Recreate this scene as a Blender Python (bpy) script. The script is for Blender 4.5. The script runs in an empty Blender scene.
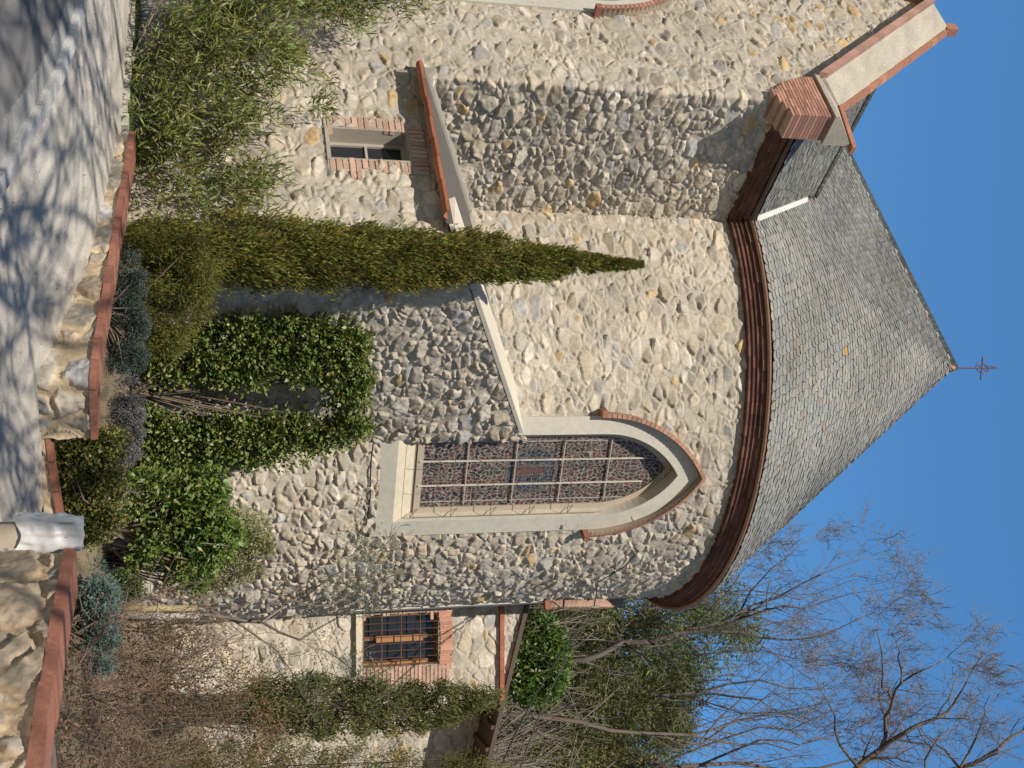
import bpy, math, random
import numpy as np
from mathutils import Vector, Matrix
PI = math.pi
C = bpy.context.scene.collection
# ------------------------------------------------------------------ camera, sky, sun, exposure
PITCH = math.radians(15.2); FPX = 1200.0; EYE = 1.6
cp, sp = math.cos(PITCH), math.sin(PITCH)
fw = Vector((0, cp, sp)); upv = Vector((0, -sp, cp)); rt = Vector((1, 0, 0))
cam = bpy.data.cameras.new('camera'); cam_o = bpy.data.objects.new('camera', cam); C.objects.link(cam_o)
cam.sensor_width = 36; cam.lens = FPX / 1024 * 36; cam.clip_end = 3000; cam.clip_start = 0.05
X = upv; Y = -rt; Z = -fw       # the photograph is turned: its right edge is up in the world
cam_o.matrix_world = Matrix(((X.x, Y.x, Z.x, 0), (X.y, Y.y, Z.y, 0), (X.z, Y.z, Z.z, EYE), (0, 0, 0, 1)))
sc = bpy.context.scene; sc.camera = cam_o
SAZ = math.atan2(-.222, -.975); SEL = math.radians(43)
w = bpy.data.worlds.new('World'); sc.world = w; w.use_nodes = True
nt = w.node_tree; bg = nt.nodes['Background']; sky = nt.nodes.new('ShaderNodeTexSky')
sky.sky_type = 'NISHITA'; sky.sun_disc = False; sky.sun_elevation = SEL; sky.sun_rotation = SAZ
sky.air_density = 1.0; sky.dust_density = 0.1; sky.ozone_density = 3.0; sky.altitude = 900
vm0 = nt.nodes.new('ShaderNodeVectorMath'); vm0.operation = 'MULTIPLY'; vm0.inputs[1].default_value = (.90, 1.87, 2.70)
gm0 = nt.nodes.new('ShaderNodeGamma'); gm0.inputs[1].default_value = .65; nt.links.new(sky.outputs[0], gm0.inputs[0]); nt.links.new(gm0.outputs[0], vm0.inputs[0]); 
tcw = nt.nodes.new('ShaderNodeTexCoord'); dw = nt.nodes.new('ShaderNodeVectorMath'); dw.operation = 'DOT_PRODUCT'
dw.inputs[1].default_value = (math.sin(SAZ) * math.cos(SEL), math.cos(SAZ) * math.cos(SEL), math.sin(SEL)); nt.links.new(tcw.outputs['Generated'], dw.inputs[0])
mw_ = nt.nodes.new('ShaderNodeMapRange'); mw_.inputs[1].default_value = .0; mw_.inputs[2].default_value = .6; nt.links.new(dw.outputs['Value'], mw_.inputs[0])   # paler sky towards the sun
mxw = nt.nodes.new('ShaderNodeMix'); mxw.data_type = 'RGBA'; nt.links.new(mw_.outputs[0], mxw.inputs[0]); nt.links.new(vm0.outputs[0], mxw.inputs[6])
pw = nt.nodes.new('ShaderNodeVectorMath'); pw.operation = 'MULTIPLY'; pw.inputs[1].default_value = (.50, .50, .50); nt.links.new(sky.outputs[0], pw.inputs[0]); nt.links.new(pw.outputs[0], mxw.inputs[7])
nt.links.new(mxw.outputs[2], bg.inputs[0]); bg.inputs[1].default_value = 0.105
sun = bpy.data.lights.new('sun', 'SUN'); sun.energy = 5.0; sun.angle = math.radians(.5); sun.color = (1, .915, .80)
sun_o = bpy.data.objects.new('sun', sun); C.objects.link(sun_o)
SD = Vector((math.sin(SAZ) * math.cos(SEL), math.cos(SAZ) * math.cos(SEL), math.sin(SEL)))
sun_o.rotation_euler = SD.to_track_quat('Z', 'Y').to_euler(); sun_o.location = (-10, -20, 30)
sc.view_settings.view_transform = 'Standard'; sc.view_settings.look = 'None'
sc.view_settings.exposure = 0.0; sc.view_settings.gamma = 1.0

# ------------------------------------------------------------------ helpers
def at(U, V, y):        # upright pixel (U right, V up from the bottom) at distance y -> world point
    a, b = U - 384.0, V - 512.0
    d = rt * a + upv * b + fw * FPX
    return Vector((0, 0, EYE)) + d * (y / d.y)
def P(x, y=None): return x
def link(o, parent=None):
    C.objects.link(o)
    if parent is not None: o.parent = parent
    return o
def tag(o, label=None, cat=None, group=None, kind=None):
    if label: o['label'] = label
    if cat: o['category'] = cat
    if group: o['group'] = group
    if kind: o['kind'] = kind
    return o
def thing(name, label, cat, loc=(0, 0, 0), group=None):
    o = bpy.data.objects.new(name, None); o.location = loc; o.empty_display_size = .2
    C.objects.link(o); tag(o, label, cat, group); return o
def mesh_obj(name, verts, faces, mat, parent=None, col=None, smooth=False, uv=None):
    """verts world coordinates; child objects are placed with the parent's inverse offset"""
    me = bpy.data.meshes.new(name)
    v = np.asarray(verts, dtype=np.float32).reshape(-1, 3)
    if parent is not None:
        off = np.zeros(3); p = parent
        while p is not None: off += np.array(p.location); p = p.parent
        v = v - off.astype(np.float32)
    if isinstance(faces, np.ndarray) and faces.ndim == 2:
        k = faces.shape[1]; n = len(faces)
        me.vertices.add(len(v)); me.vertices.foreach_set('co', v.ravel())
        me.loops.add(n * k); me.loops.foreach_set('vertex_index', faces.astype(np.int32).ravel())
        me.polygons.add(n); me.polygons.foreach_set('loop_start', np.arange(0, n * k, k, dtype=np.int32))
        me.polygons.foreach_set('loop_total', np.full(n, k, dtype=np.int32))
    else:
        me.from_pydata([tuple(map(float, q)) for q in v], [], [tuple(f) for f in faces])
    me.update(calc_edges=True)
    if col is not None:
        c = np.ones((len(v), 4), dtype=np.float32); c[:, :3] = col
        a = me.color_attributes.new('Col', 'FLOAT_COLOR', 'POINT'); a.data.foreach_set('color', c.ravel())
    if smooth: me.polygons.foreach_set('use_smooth', np.ones(len(me.polygons), dtype=bool))
    me.materials.append(mat)
    return link(bpy.data.objects.new(name, me), parent)
class MB:                      # collects simple shapes, builds one mesh
    def __init__(s): s.v = []; s.f = []; s.c = []; s.cc = (1, 1, 1)
    def add(s, vs, fs, c=None):
        n = len(s.v); s.v += [tuple(q) for q in vs]; s.f += [tuple(i + n for i in f) for f in fs]
        s.c += [c or s.cc] * len(vs)
    def hexa(s, p, c=None):     # 8 points: bottom 4 (ccw), top 4
        s.add(p, [(3, 2, 1, 0), (4, 5, 6, 7), (0, 1, 5, 4), (1, 2, 6, 5), (2, 3, 7, 6), (3, 0, 4, 7)], c)
    def box(s, F, u0, u1, v0, v1, d0, d1, c=None, bev=0):  # F(u,v,d)->xyz
        q = lambda u, v, d: F(u, v, d)
        s.hexa([q(u0, v0, d0), q(u1, v0, d0), q(u1, v0, d1), q(u0, v0, d1), q(u0, v1, d0), q(u1, v1, d0), q(u1, v1, d1), q(u0, v1, d1)], c)
    def tube(s, pts, r, k=6, c=None):
        pts = [Vector(p) for p in pts]; rs = r if hasattr(r, '__len__') else [r] * len(pts)
        rings = []; prev = None
        for i, p in enumerate(pts):
            t = (pts[min(i + 1, len(pts) - 1)] - pts[max(i - 1, 0)]).normalized()
            if prev is None:
                a = t.orthogonal().normalized()
            else:
                a = (prev - t * prev.dot(t)); a = a.normalized() if a.length > 1e-6 else t.orthogonal().normalized()
            prev = a; b = t.cross(a)
            rings.append([p + (a * math.cos(2 * PI * j / k) + b * math.sin(2 * PI * j / k)) * rs[i] for j in range(k)])
        vs = [q for rr in rings for q in rr]; fs = []
        for i in range(len(pts) - 1):
            for j in range(k):
                fs.append((i * k + j, i * k + (j + 1) % k, (i + 1) * k + (j + 1) % k, (i + 1) * k + j))
        fs.append(tuple(range(k))[::-1]); fs.append(tuple((len(pts) - 1) * k + j for j in range(k)))
        s.add(vs, fs, c)
    def build(s, name, mat, parent=None, smooth=False):
        return mesh_obj(name, s.v, s.f, mat, parent, col=np.array(s.c, dtype=np.float32), smooth=smooth)
# numpy hash and value noise
def hsh(ix, iy, k=0):
    ix = ix.astype(np.int64); iy = iy.astype(np.int64)
    h = (ix * 374761393 + iy * 668265263 + (k * 2246822519 + 12345)) & 0xffffffff
    h = ((h ^ (h >> 13)) * 1274126177) & 0xffffffff
    h = ((h ^ (h >> 16)) * 2654435761) & 0xffffffff
    return ((h ^ (h >> 15)) & 0xffffff) / float(0x1000000)
def vnoise(x, y, k=0):
    ix = np.floor(x); iy = np.floor(y); fx = x - ix; fy = y - iy
    fx = fx * fx * (3 - 2 * fx); fy = fy * fy * (3 - 2 * fy)
    a = hsh(ix, iy, k); b = hsh(ix + 1, iy, k); c = hsh(ix, iy + 1, k); d = hsh(ix + 1, iy + 1, k)
    return (a * (1 - fx) + b * fx) * (1 - fy) + (c * (1 - fx) + d * fx) * fy - .5
def fbm(x, y, k=0, o=3):
    s = 0; a = 1
    for i in range(o): s = s + a * vnoise(x * 2 ** i, y * 2 ** i, k + i * 7); a *= .5
    return s
def sstep(a, b, x):
    t = np.clip((x - a) / (b - a), 0, 1); return t * t * (3 - 2 * t)
# ------------------------------------------------------------------ materials
def new_mat(name):
    m = bpy.data.materials.new(name); m.use_nodes = True
    return m, m.node_tree, m.node_tree.nodes['Principled BSDF']
def N(nt, t, **kw):
    n = nt.nodes.new(t)
    for k, v in kw.items():
        if k in n.inputs: n.inputs[k].default_value = v
        else: setattr(n, k, v)
    return n
def mat_attr(name, rough=.85, noise=.25, nscale=30, bump=.3, bscale=60, tint=(1, 1, 1), dist=.01, spec=.3, nscale2=None):
    """colour from the per-piece attribute, mottled by procedural noise"""
    m, t, b = new_mat(name); L = t.links.new
    at_ = N(t, 'ShaderNodeVertexColor'); at_.layer_name = 'Col'
    tc = N(t, 'ShaderNodeTexCoord')
    n1 = N(t, 'ShaderNodeTexNoise', Scale=nscale, Detail=6.0, Roughness=.65); L(tc.outputs['Object'], n1.inputs['Vector'])
    mr = N(t, 'ShaderNodeMapRange'); mr.inputs[1].default_value = .25; mr.inputs[2].default_value = .75
    mr.inputs[3].default_value = 1 - noise; mr.inputs[4].default_value = 1 + noise; L(n1.outputs[0], mr.inputs[0])
    mx = N(t, 'ShaderNodeVectorMath', operation='MULTIPLY'); L(at_.outputs[0], mx.inputs[0])
    cv = N(t, 'ShaderNodeCombineXYZ'); [L(mr.outputs[0], cv.inputs[i]) for i in range(3)]
    L(cv.outputs[0], mx.inputs[1])
    m3 = N(t, 'ShaderNodeVectorMath', operation='MULTIPLY'); L(mx.outputs[0], m3.inputs[0]); m3.inputs[1].default_value = tint
    n3 = N(t, 'ShaderNodeTexNoise', Scale=(nscale2 or nscale / 14), Detail=4.0); L(tc.outputs['Object'], n3.inputs['Vector'])
    mr3 = N(t, 'ShaderNodeMapRange'); mr3.inputs[1].default_value = .3; mr3.inputs[2].default_value = .7
    mr3.inputs[3].default_value = 1 - noise * .5; mr3.inputs[4].default_value = 1 + noise * .5; L(n3.outputs[0], mr3.inputs[0])
    cv3 = N(t, 'ShaderNodeCombineXYZ'); [L(mr3.outputs[0], cv3.inputs[i]) for i in range(3)]
    m4 = N(t, 'ShaderNodeVectorMath', operation='MULTIPLY'); L(m3.outputs[0], m4.inputs[0]); L(cv3.outputs[0], m4.inputs[1])
    L(m4.outputs[0], b.inputs['Base Color'])
    b.inputs['Roughness'].default_value = rough; b.inputs['Specular IOR Level'].default_value = spec
    if bump:
        n2 = N(t, 'ShaderNodeTexNoise', Scale=bscale, Detail=5.0, Roughness=.7); L(tc.outputs['Object'], n2.inputs['Vector'])
        bp = N(t, 'ShaderNodeBump', Strength=bump, Distance=dist); L(n2.outputs[0], bp.inputs['Height']); L(bp.outputs[0], b.inputs['Normal'])
    return m
def mat_leaf(name, rough=.5, trans=.25, spec=.35, tint=(1, 1, 1)):
    m, t, b = new_mat(name); L = t.links.new
    a = N(t, 'ShaderNodeVertexColor'); a.layer_name = 'Col'
    mt = N(t, 'ShaderNodeVectorMath', operation='MULTIPLY'); L(a.outputs[0], mt.inputs[0]); mt.inputs[1].default_value = tint
    L(mt.outputs[0], b.inputs['Base Color']); b.inputs['Roughness'].default_value = rough
    b.inputs['Specular IOR Level'].default_value = spec
    tr = N(t, 'ShaderNodeBsdfTranslucent'); mx = N(t, 'ShaderNodeMixShader'); mx.inputs[0].default_value = trans
    m2 = N(t, 'ShaderNodeVectorMath', operation='MULTIPLY'); L(mt.outputs[0], m2.inputs[0]); m2.inputs[1].default_value = (1.2, 1.3, .6)
    L(m2.outputs[0], tr.inputs[0]); L(b.outputs[0], mx.inputs[1]); L(tr.outputs[0], mx.inputs[2])
    L(mx.outputs[0], t.nodes['Material Output'].inputs[0]); return m
M = dict(
    stone=mat_attr('rubble_stone', .9, .20, 22, .6, 50, dist=.012, tint=(1.02, 1.0, .96)),
    slate=mat_attr('slate', .55, .22, 14, .3, 70, dist=.004, spec=.5),
    brick=mat_attr('brick', .85, .28, 30, .5, 80, dist=.006),
    stucco=mat_attr('stucco', .9, .12, 9, .3, 90, dist=.004),
    plain=mat_attr('painted_plain', .6, .12, 20, .12, 90, dist=.003),
    metal=mat_attr('iron', .55, .25, 40, .15, 90, dist=.002),
    bark=mat_attr('bark', .9, .3, 18, .5, 50, dist=.01),
    soil=mat_attr('soil', .95, .35, 3.5, .9, 22, dist=.04),
    pave=mat_attr('pavement_gravel', .92, .34, 55, .7, 120, dist=.012, nscale2=1.6),
    road=mat_attr('asphalt', .9, .2, 70, .6, 180, dist=.008, nscale2=.8),
    leaf=mat_leaf('leaf_glossy', .42, .2, .45), leaf_dull=mat_leaf('leaf_dull', .75, .2, .2),
    glass=mat_attr('stained_glass', .3, .12, 30, .35, 14, dist=.004, spec=.5),
)
def g_sheet():
    m, t, b = new_mat('white_plastic_sheet'); L = t.links.new
    b.inputs['Base Color'].default_value = (.82, .82, .82, 1); b.inputs['Roughness'].default_value = .35
    tr = N(t, 'ShaderNodeBsdfTranslucent'); tr.inputs[0].default_value = (.7, .75, .8, 1)
    mx = N(t, 'ShaderNodeMixShader'); mx.inputs[0].default_value = .25
    L(b.outputs[0], mx.inputs[1]); L(tr.outputs[0], mx.inputs[2]); L(mx.outputs[0], t.nodes['Material Output'].inputs[0]); return m
M['sheet'] = g_sheet()
def g_pane():
    m, t, b = new_mat('window_pane'); b.inputs['Base Color'].default_value = (.02, .025, .03, 1)
    b.inputs['Roughness'].default_value = .08; b.inputs['Specular IOR Level'].default_value = .6; return m
M['pane'] = g_pane()
# ------------------------------------------------------------------ plan of the church
C0 = np.array([-.415, 27.0]); AX = np.array([-.78, .62]); AX /= np.linalg.norm(AX); NX = np.array([-AX[1], AX[0]])
R = 5.4; EV = 12.62            # apse radius, eaves height
def an(a, n): return C0 + AX * a + NX * n
class Path:
    def __init__(s, pts, u0=0., fillet=None):
        out = []
        for i, p in enumerate(pts):
            p = np.array(p, float)
            if fillet and 0 < i < len(pts) - 1:
                a = np.array(pts[i - 1], float); b = np.array(pts[i + 1], float)
                ta = (a - p) / np.linalg.norm(a - p); tb = (b - p) / np.linalg.norm(b - p)
                for k in range(7):
                    q = k / 6.; out.append(p + ta * fillet * (1 - q) ** 2 + tb * fillet * q ** 2)
            else: out.append(p)
        s.p = np.array(out); d = np.diff(s.p, axis=0); L = np.linalg.norm(d, axis=1)
        s.u = np.concatenate([[0], np.cumsum(L)]) + u0
        t = d / L[:, None]; tv = np.vstack([t[:1], (t[1:] + t[:-1]) / 2, t[-1:]])
        if fillet is None and len(pts) < 6: tv = np.vstack([t, t[-1:]])
        tv /= np.linalg.norm(tv, axis=1)[:, None]; s.n = np.stack([tv[:, 1], -tv[:, 0]], 1)
    def xyz(s, u, v, d):
        u = np.asarray(u, float)
        x = np.interp(u, s.u, s.p[:, 0]); y = np.interp(u, s.u, s.p[:, 1])
        nx = np.interp(u, s.u, s.n[:, 0]); ny = np.interp(u, s.u, s.n[:, 1])
        l = np.sqrt(nx * nx + ny * ny); x = x + nx / l * d; y = y + ny / l * d
        return np.stack([x, y, np.broadcast_to(v, x.shape) * 1.0], -1)
    def F(s): return lambda u, v, d: tuple(s.xyz(np.array(u), np.array(v), d))
PAL = np.array([[.45, .41, .35], [.40, .37, .32], [.48, .42, .33], [.35, .34, .33], [.42, .37, .29], [.50, .46, .40], [.36, .32, .28], [.50, .36, .19], [.40, .40, .39], [.53, .49, .43]])
PALW = np.array([.20, .15, .16, .07, .10, .13, .06, .02, .04, .07])
def rubble(u, v, seed, cw=.24, ch=.17, relief=.05, mortar=(.46, .42, .355), flush=0., pal=PAL, palw=PALW, jit=.95, mw=.005, big=1.7, front=None, ochre=None):
    fr_ = 0. if front is None else front(u, v)
    uu = u + .07 * fbm(u * 3.2, v * 3.2, seed + 90, 4); vv = v + .07 * fbm(u * 3.2, v * 3.2, seed + 95, 4)
    x = uu / cw; y = vv / ch
    ix = np.floor(x); iy = np.floor(y)
    best = np.full(x.shape, 1e9); sec = np.full(x.shape, 1e9)
    bx = np.zeros_like(x); by = np.zeros_like(x); sx = np.zeros_like(x); sy = np.zeros_like(x); bi = np.zeros_like(x); bj = np.zeros_like(x)
    for di in range(-2, 3):
        for dj in range(-2, 3):
            ci = ix + di; cj = iy + dj
            px = ci + .5 + jit * (hsh(ci, cj, seed) - .5) + .5 * (cj % 2); py = cj + .5 + jit * (hsh(ci, cj, seed + 1) - .5)
            w_ = big * hsh(ci, cj, seed + 2) ** 4
            dd = ((x - px)) ** 2 + ((y - py)) ** 2 - w_
            m1 = dd < best; m2 = (~m1) & (dd < sec)
            sec = np.where(m1, best, np.where(m2, dd, sec)); sx = np.where(m1, bx, np.where(m2, px, sx)); sy = np.where(m1, by, np.where(m2, py, sy))
            best = np.where(m1, dd, best); bx = np.where(m1, px, bx); by = np.where(m1, py, by)
            bi = np.where(m1, ci, bi); bj = np.where(m1, cj, bj)
    sep = np.sqrt((sx - bx) ** 2 + (sy - by) ** 2) + 1e-6
    edge = (sec - best) / (2 * sep) * min(cw, ch)
    edge = edge + .010 * fbm(u * 22, v * 22, seed + 33, 2)
    r1 = hsh(bi, bj, seed + 3); r2 = hsh(bi, bj, seed + 4); r3 = hsh(bi, bj, seed + 5); r4 = hsh(bi, bj, seed + 6); r5 = hsh(bi, bj, seed + 7)
    prof = sstep(mw, mw + .014 + .022 * r2, edge)
    lx = (x - bx) * cw; ly = (y - by) * ch
    tilt = (r2 - .5) * 1.0 * lx + (r3 - .5) * 1.0 * ly
    body = relief * (.55 + .65 * r1) + tilt * min(1, relief / .04) * (.42 + .35 * fr_) - relief * .5 * np.abs(fbm(u * 7, v * 9, seed + 40, 2)) + relief * .3 * fbm(u * 16, v * 16, seed + 41, 3) + relief * .22 * np.sqrt(np.clip(edge, 0, .1) / .1)
    mh = relief * (.12 + .25 * vnoise(u * 8, v * 8, seed + 51)) + relief * (flush + .10 * fr_) * (.7 + 1.0 * vnoise(u * 1.7, v * 1.7, seed + 52)) + relief * (.3 + flush) * 1.5 * np.clip(fbm(u * 4.5, v * 5.5, seed + 53, 3) - .12, 0, 1)
    h = np.maximum(mh + .0 * prof, body * prof + mh * (1 - prof))
    isst = np.clip((body * prof - mh) / (.25 * relief), 0, 1) * prof
    cum = np.cumsum(palw / palw.sum()); idx = np.clip(np.searchsorted(cum, r4), 0, len(pal) - 1)
    if ochre is not None: idx = np.where(hsh(bi, bj, seed + 9) < ochre(u, v), 7, idx)
    cst = pal[idx] * (.80 + .38 * r5)[..., None] * (1 + .30 * fbm(u * 11, v * 11, seed + 61, 4))[..., None]
    cm = np.array(mortar) * (1 + .14 * fbm(u * 5, v * 5, seed + 71, 3))[..., None]
    col = cst * isst[..., None] + cm * (1 - isst[..., None])
    wash = (1 + .20 * fbm(u * .7, v * .5, seed + 81, 4))[..., None] * (1 - .30 * np.clip(sstep(.016, 0., edge) - .15, 0, 1) * (vnoise(u * 6, v * 6, seed + 83) > -.15))[..., None]
    return h, np.clip(col * wash, .01, .9)
def stone_wall(name, path, u0, u1, v0, v1, parent, keep=None, seed=1, res=.020, mat=None, dvar=0., hfun=None, **kw):
    """a masonry face; relief and colour of every stone are modelled in the mesh"""
    nu = int((u1 - u0) / res) + 1; nv = int((v1 - v0) / res) + 1
    u = np.linspace(u0, u1, nu); v = np.linspace(v0, v1, nv)
    UU, VV = np.meshgrid(u, v, indexing='ij')
    H, col = rubble(UU, VV, seed, **kw)
    if hfun is not None: H = hfun(UU, VV, H)
    xyz = path.xyz(UU.ravel(), VV.ravel(), H.ravel())
    idx = np.arange(nu * nv).reshape(nu, nv)
    f = np.stack([idx[:-1, :-1], idx[1:, :-1], idx[1:, 1:], idx[:-1, 1:]], -1).reshape(-1, 4)
    if keep is not None:
        kc = keep((UU[:-1, :-1] + UU[1:, 1:]) / 2, (VV[:-1, :-1] + VV[1:, 1:]) / 2).ravel(); f = f[kc]
    used, inv = np.unique(f.ravel(), return_inverse=True)
    return mesh_obj(name, xyz[used], inv.reshape(-1, 4), mat or M['stone'], parent, col=col.reshape(-1, 3)[used], smooth=True)
# arches
def lancet(w_, hs, top, v0, n=14):
    """closed outline: bottom left, up, arch, down to bottom right. (u,v) with u=0 at the centre"""
    rise = top - hs; r = (w_ * w_ + rise * rise) / (2 * w_); c = r - w_
    th = math.asin(min(1, rise / r)); L = [(-w_, v0), (-w_, v0 + (hs - v0) * .33), (-w_, v0 + (hs - v0) * .66)]
    for i in range(n + 1):
        t = th * i / n; L.append((c - r * math.cos(t), hs + r * math.sin(t)))
    Rr = [(-a, b) for a, b in L[::-1]][1:]
    return L + Rr
def in_lancet(u, v, w_, hs, top, v0):
    rise = top - hs; r = (w_ * w_ + rise * rise) / (2 * w_); c = r - w_
    body = (np.abs(u) < w_) & (v >= v0) & (v <= hs)
    arch = (v > hs) & (v < top) & ((np.abs(u) + c) ** 2 + (v - hs) ** 2 < r * r)
    return body | arch
# ------------------------------------------------------------------ ground
TT = np.array([-60, -3., 0, 1.4, 3.0, 6.9, 13.9, 60]); TZ = np.array([0, 0, .09, .31, .50, .72, .85, .95])
def zpave(x, y):
    return np.interp(-x + (y - 13.5), TT, TZ)
gx = np.concatenate([np.linspace(-400, -14, 10), np.linspace(-12, 9, 43), np.linspace(10, 400, 10)])
gy = np.concatenate([np.linspace(-400, -10, 10), np.linspace(-8, 24, 65), np.linspace(26, 500, 14)])
def sheet(name, xs, ys, zf, mat, col, kind='structure', jitter=0, parent=None, keep=None):
    XX, YY = np.meshgrid(xs, ys, indexing='ij'); ZZ = zf(XX, YY)
    idx = np.arange(XX.size).reshape(XX.shape)
    f = np.stack([idx[:-1, :-1], idx[1:, :-1], idx[1:, 1:], idx[:-1, 1:]], -1).reshape(-1, 4)
    if keep is not None:
        f = f[keep((XX[:-1, :-1] + XX[1:, 1:]) / 2, (YY[:-1, :-1] + YY[1:, 1:]) / 2).ravel()]
    c = col(XX, YY).reshape(-1, 3) if callable(col) else np.tile(np.array(col), (XX.size, 1))
    o = mesh_obj(name, np.stack([XX, YY, ZZ], -1).reshape(-1, 3), f, mat, parent, col=c, smooth=True)
    if kind: o['kind'] = kind
    return o
def zhill(x, y):
    d = np.clip(y - 33, 0, 40)
    return .85 + d * .80 + 1.2 * vnoise(x * .08, y * .08, 5) * (d > 0) * np.clip(d / 6, 0, 1)
def zbase(x, y): return np.where(y > 30, zhill(x, y), zpave(x, y)) - .03
sheet('ground', gx, gy, zbase, M['soil'], (.20, .17, .12))
KERB = [(-14, 17.5), (-8, 15.3), (-5.6, 14.1), (-3.9, 13.05), (-3.1, 12.5), (-2.4, 11.85), (-1.9, 11.25), (-1.55, 10.6), (-1.35, 9.6), (-1.3, 8.), (-1.3, 4), (-1.3, -3), (-1.3, -10)]
KX = np.array(KERB)
def kerb_side(x, y):    # >0 on the pavement side
    return x - np.interp(y, KX[::-1, 1], KX[::-1, 0])
fx = np.linspace(-14, 9, 231); fy = np.linspace(-4, 24, 281)
sheet('pavement', fx, fy, lambda x, y: zpave(x, y) + .012 + .006 * fbm(x * 3, y * 3, 8, 2), M['pave'],
      lambda x, y: np.array([.56, .52, .45]) * (1 + .16 * fbm(x * .9, y * .9, 3, 4))[..., None], keep=lambda x, y: (kerb_side(x, y) > -.05))
sheet('road', fx, fy, lambda x, y: zpave(x, y) - .005 + .004 * fbm(x * 4, y * 4, 9, 2), M['road'],
      lambda x, y: np.array([.21, .205, .20]) * (1 + .10 * fbm(x * .7, y * .7, 4, 3))[..., None], keep=lambda x, y: (kerb_side(x, y) < .08))
kb = MB(); gut = MB()
kp = Path(KERB[::-1], 0)
kF = lambda u, v, d: (lambda q: (float(q[0]), float(q[1]), float(zpave(q[0], q[1]) + v)))(kp.xyz(np.array(u), np.array(0.), d))
uu = 0.
while uu < kp.u[-1] - .5:
    L = .62; g = random.Random(int(uu * 10)).uniform(.9, 1.1)
    kb.box(kF, uu + .006, uu + L - .006, -.1, .075, -.09, .075, (.50 * g, .50 * g, .49 * g))
    gut.box(kF, uu + .008, uu + L - .008, -.1, .004 + .004 * g, -.36, -.095, (.33 * g, .33 * g, .32 * g)); uu += L
kb.build('kerb', M['pave'])['kind'] = 'structure'; gut.build('gutter_blocks', M['pave'])['kind'] = 'structure'
# garden beds: soil sheet behind the low walls
WL = [(-4.6, 18.0), (-3.37, 17.0), (-2.4, 16.0), (-1.5, 15.0), (-.75, 14.15), (-.02, 13.42), (.30, 13.62), (.58, 13.85)]       # left stone wall, front face
WM = [(.52, 13.92), (1.0, 13.98), (1.6, 14.15)]
WR = [(1.28, 9.62), (1.5, 9.0), (2.2, 7.4), (3.1, 5.5), (4.6, 2.6), (5.5, .5)]
SP = np.array([(-3.4, 17.3, .80), (-1.5, 15.5, .66), (-.3, 14.3, .45), (.3, 14.4, .15), (.7, 14.5, .12), (1.5, 14.5, .14), (.6, 15.2, .18), (1.4, 15.3, .22), (1.5, 10.4, .35), (2.3, 10.2, .60), (2.6, 8.6, .74), (3.6, 7.2, .8), (6, 4, .85), (4, 12, .72), (2.3, 16.8, .5), (6, 18, .8), (-2, 17.5, .8), (0, 20, .75), (4, 25, .8), (-6, 21, .86), (8, 26, .9), (-9, 23, .9), (3, 13, .55), (9, 10, .9)])
def zgard(x, y):
    s = 0; wt = 0
    for a, b, c in SP:
        ww = 1. / (((x - a) ** 2 + (y - b) ** 2) ** 1.5 + .05); s = s + ww * c; wt = wt + ww
    return s / wt + .03 * fbm(x * 2.5, y * 2.5, 15, 3)
gpoly = [(-10, 21.5), (-3.55, 17.35)] + [(a + .06, b + .16) for a, b in WL[1:5]] + [(.02, 13.62), (.30, 13.8), (.58, 14.05)] + [(1.0, 14.12), (1.62, 14.3), (1.62, 12.5), (1.75, 10.8), (1.6, 9.9), (1.62, 9.1), (2.35, 7.5), (3.3, 5.6), (4.8, 2.7), (5.8, .5), (12, .5), (12, 32), (-10, 32)]
def in_poly(x, y, poly):
    c = np.zeros(x.shape, bool); n = len(poly)
    for i in range(n):
        x0, y0 = poly[i]; x1, y1 = poly[(i + 1) % n]
        m = ((y0 > y) != (y1 > y)) & (x < (x1 - x0) * (y - y0) / (y1 - y0 + 1e-12) + x0); c ^= m
    return c
sheet('garden_soil', np.linspace(-10, 12, 367), np.linspace(.5, 32, 526), lambda x, y: np.maximum(zgard(x, y), zpave(x, y) + .03), M['soil'],
      lambda x, y: np.array([.27, .205, .145]) * (1 + .3 * fbm(x * 1.3, y * 1.3, 13, 3))[..., None] + np.array([.0, .02, .0]) * (vnoise(x * 2, y * 2, 14) > .15)[..., None],
      keep=lambda x, y: in_poly(x, y, gpoly))
def zg(x, y): return float(np.maximum(zgard(np.array([x * 1.]), np.array([y * 1.])), zpave(x, y) + .03)[0])

# ------------------------------------------------------------------ church
church = thing('church', 'stone church with round apse, slate cone roof and brick cornices', 'church', (float(C0[0]), float(C0[1]), .8))
NF = 8.42; AE = -.5; AS = -4.38
T = Path([an(7.5, NF), an(AE, NF), an(AE, 5.0)], u0=-7.5, fillet=.07)
S = Path([an(0, NF), an(AS, NF), an(AS, 2.9)], u0=0, fillet=.07)
arc = [(C0[0] + R * math.sin(t), C0[1] - R * math.cos(t)) for t in np.radians(np.arange(-50, 140, 1.5))]
A = Path(arc, u0=R * math.radians(-50))
EA = Path([an(AE, NF), an(AE, 5.0)], u0=0)
W1 = R * math.radians(24.0); W2 = R * math.radians(85.5)
WIN = dict(wi=.89, hsi=9.40, topi=10.97, v0i=5.78, wo=1.24, hso=9.3, topo=11.42, v0o=4.95)
wg = dict(WIN); FW = -2.93; wg.update(v0i=5.3, v0o=4.5, hsi=9.2, topi=10.7, hso=9.1, topo=11.15, wi=.86, wo=1.24)
RK = 1.235; G0 = 13.10
def gable_z(u): a = -u; return G0 + RK * np.where(a < 2.93, a - .04, 2.93 * 2 - a - .04)
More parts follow.
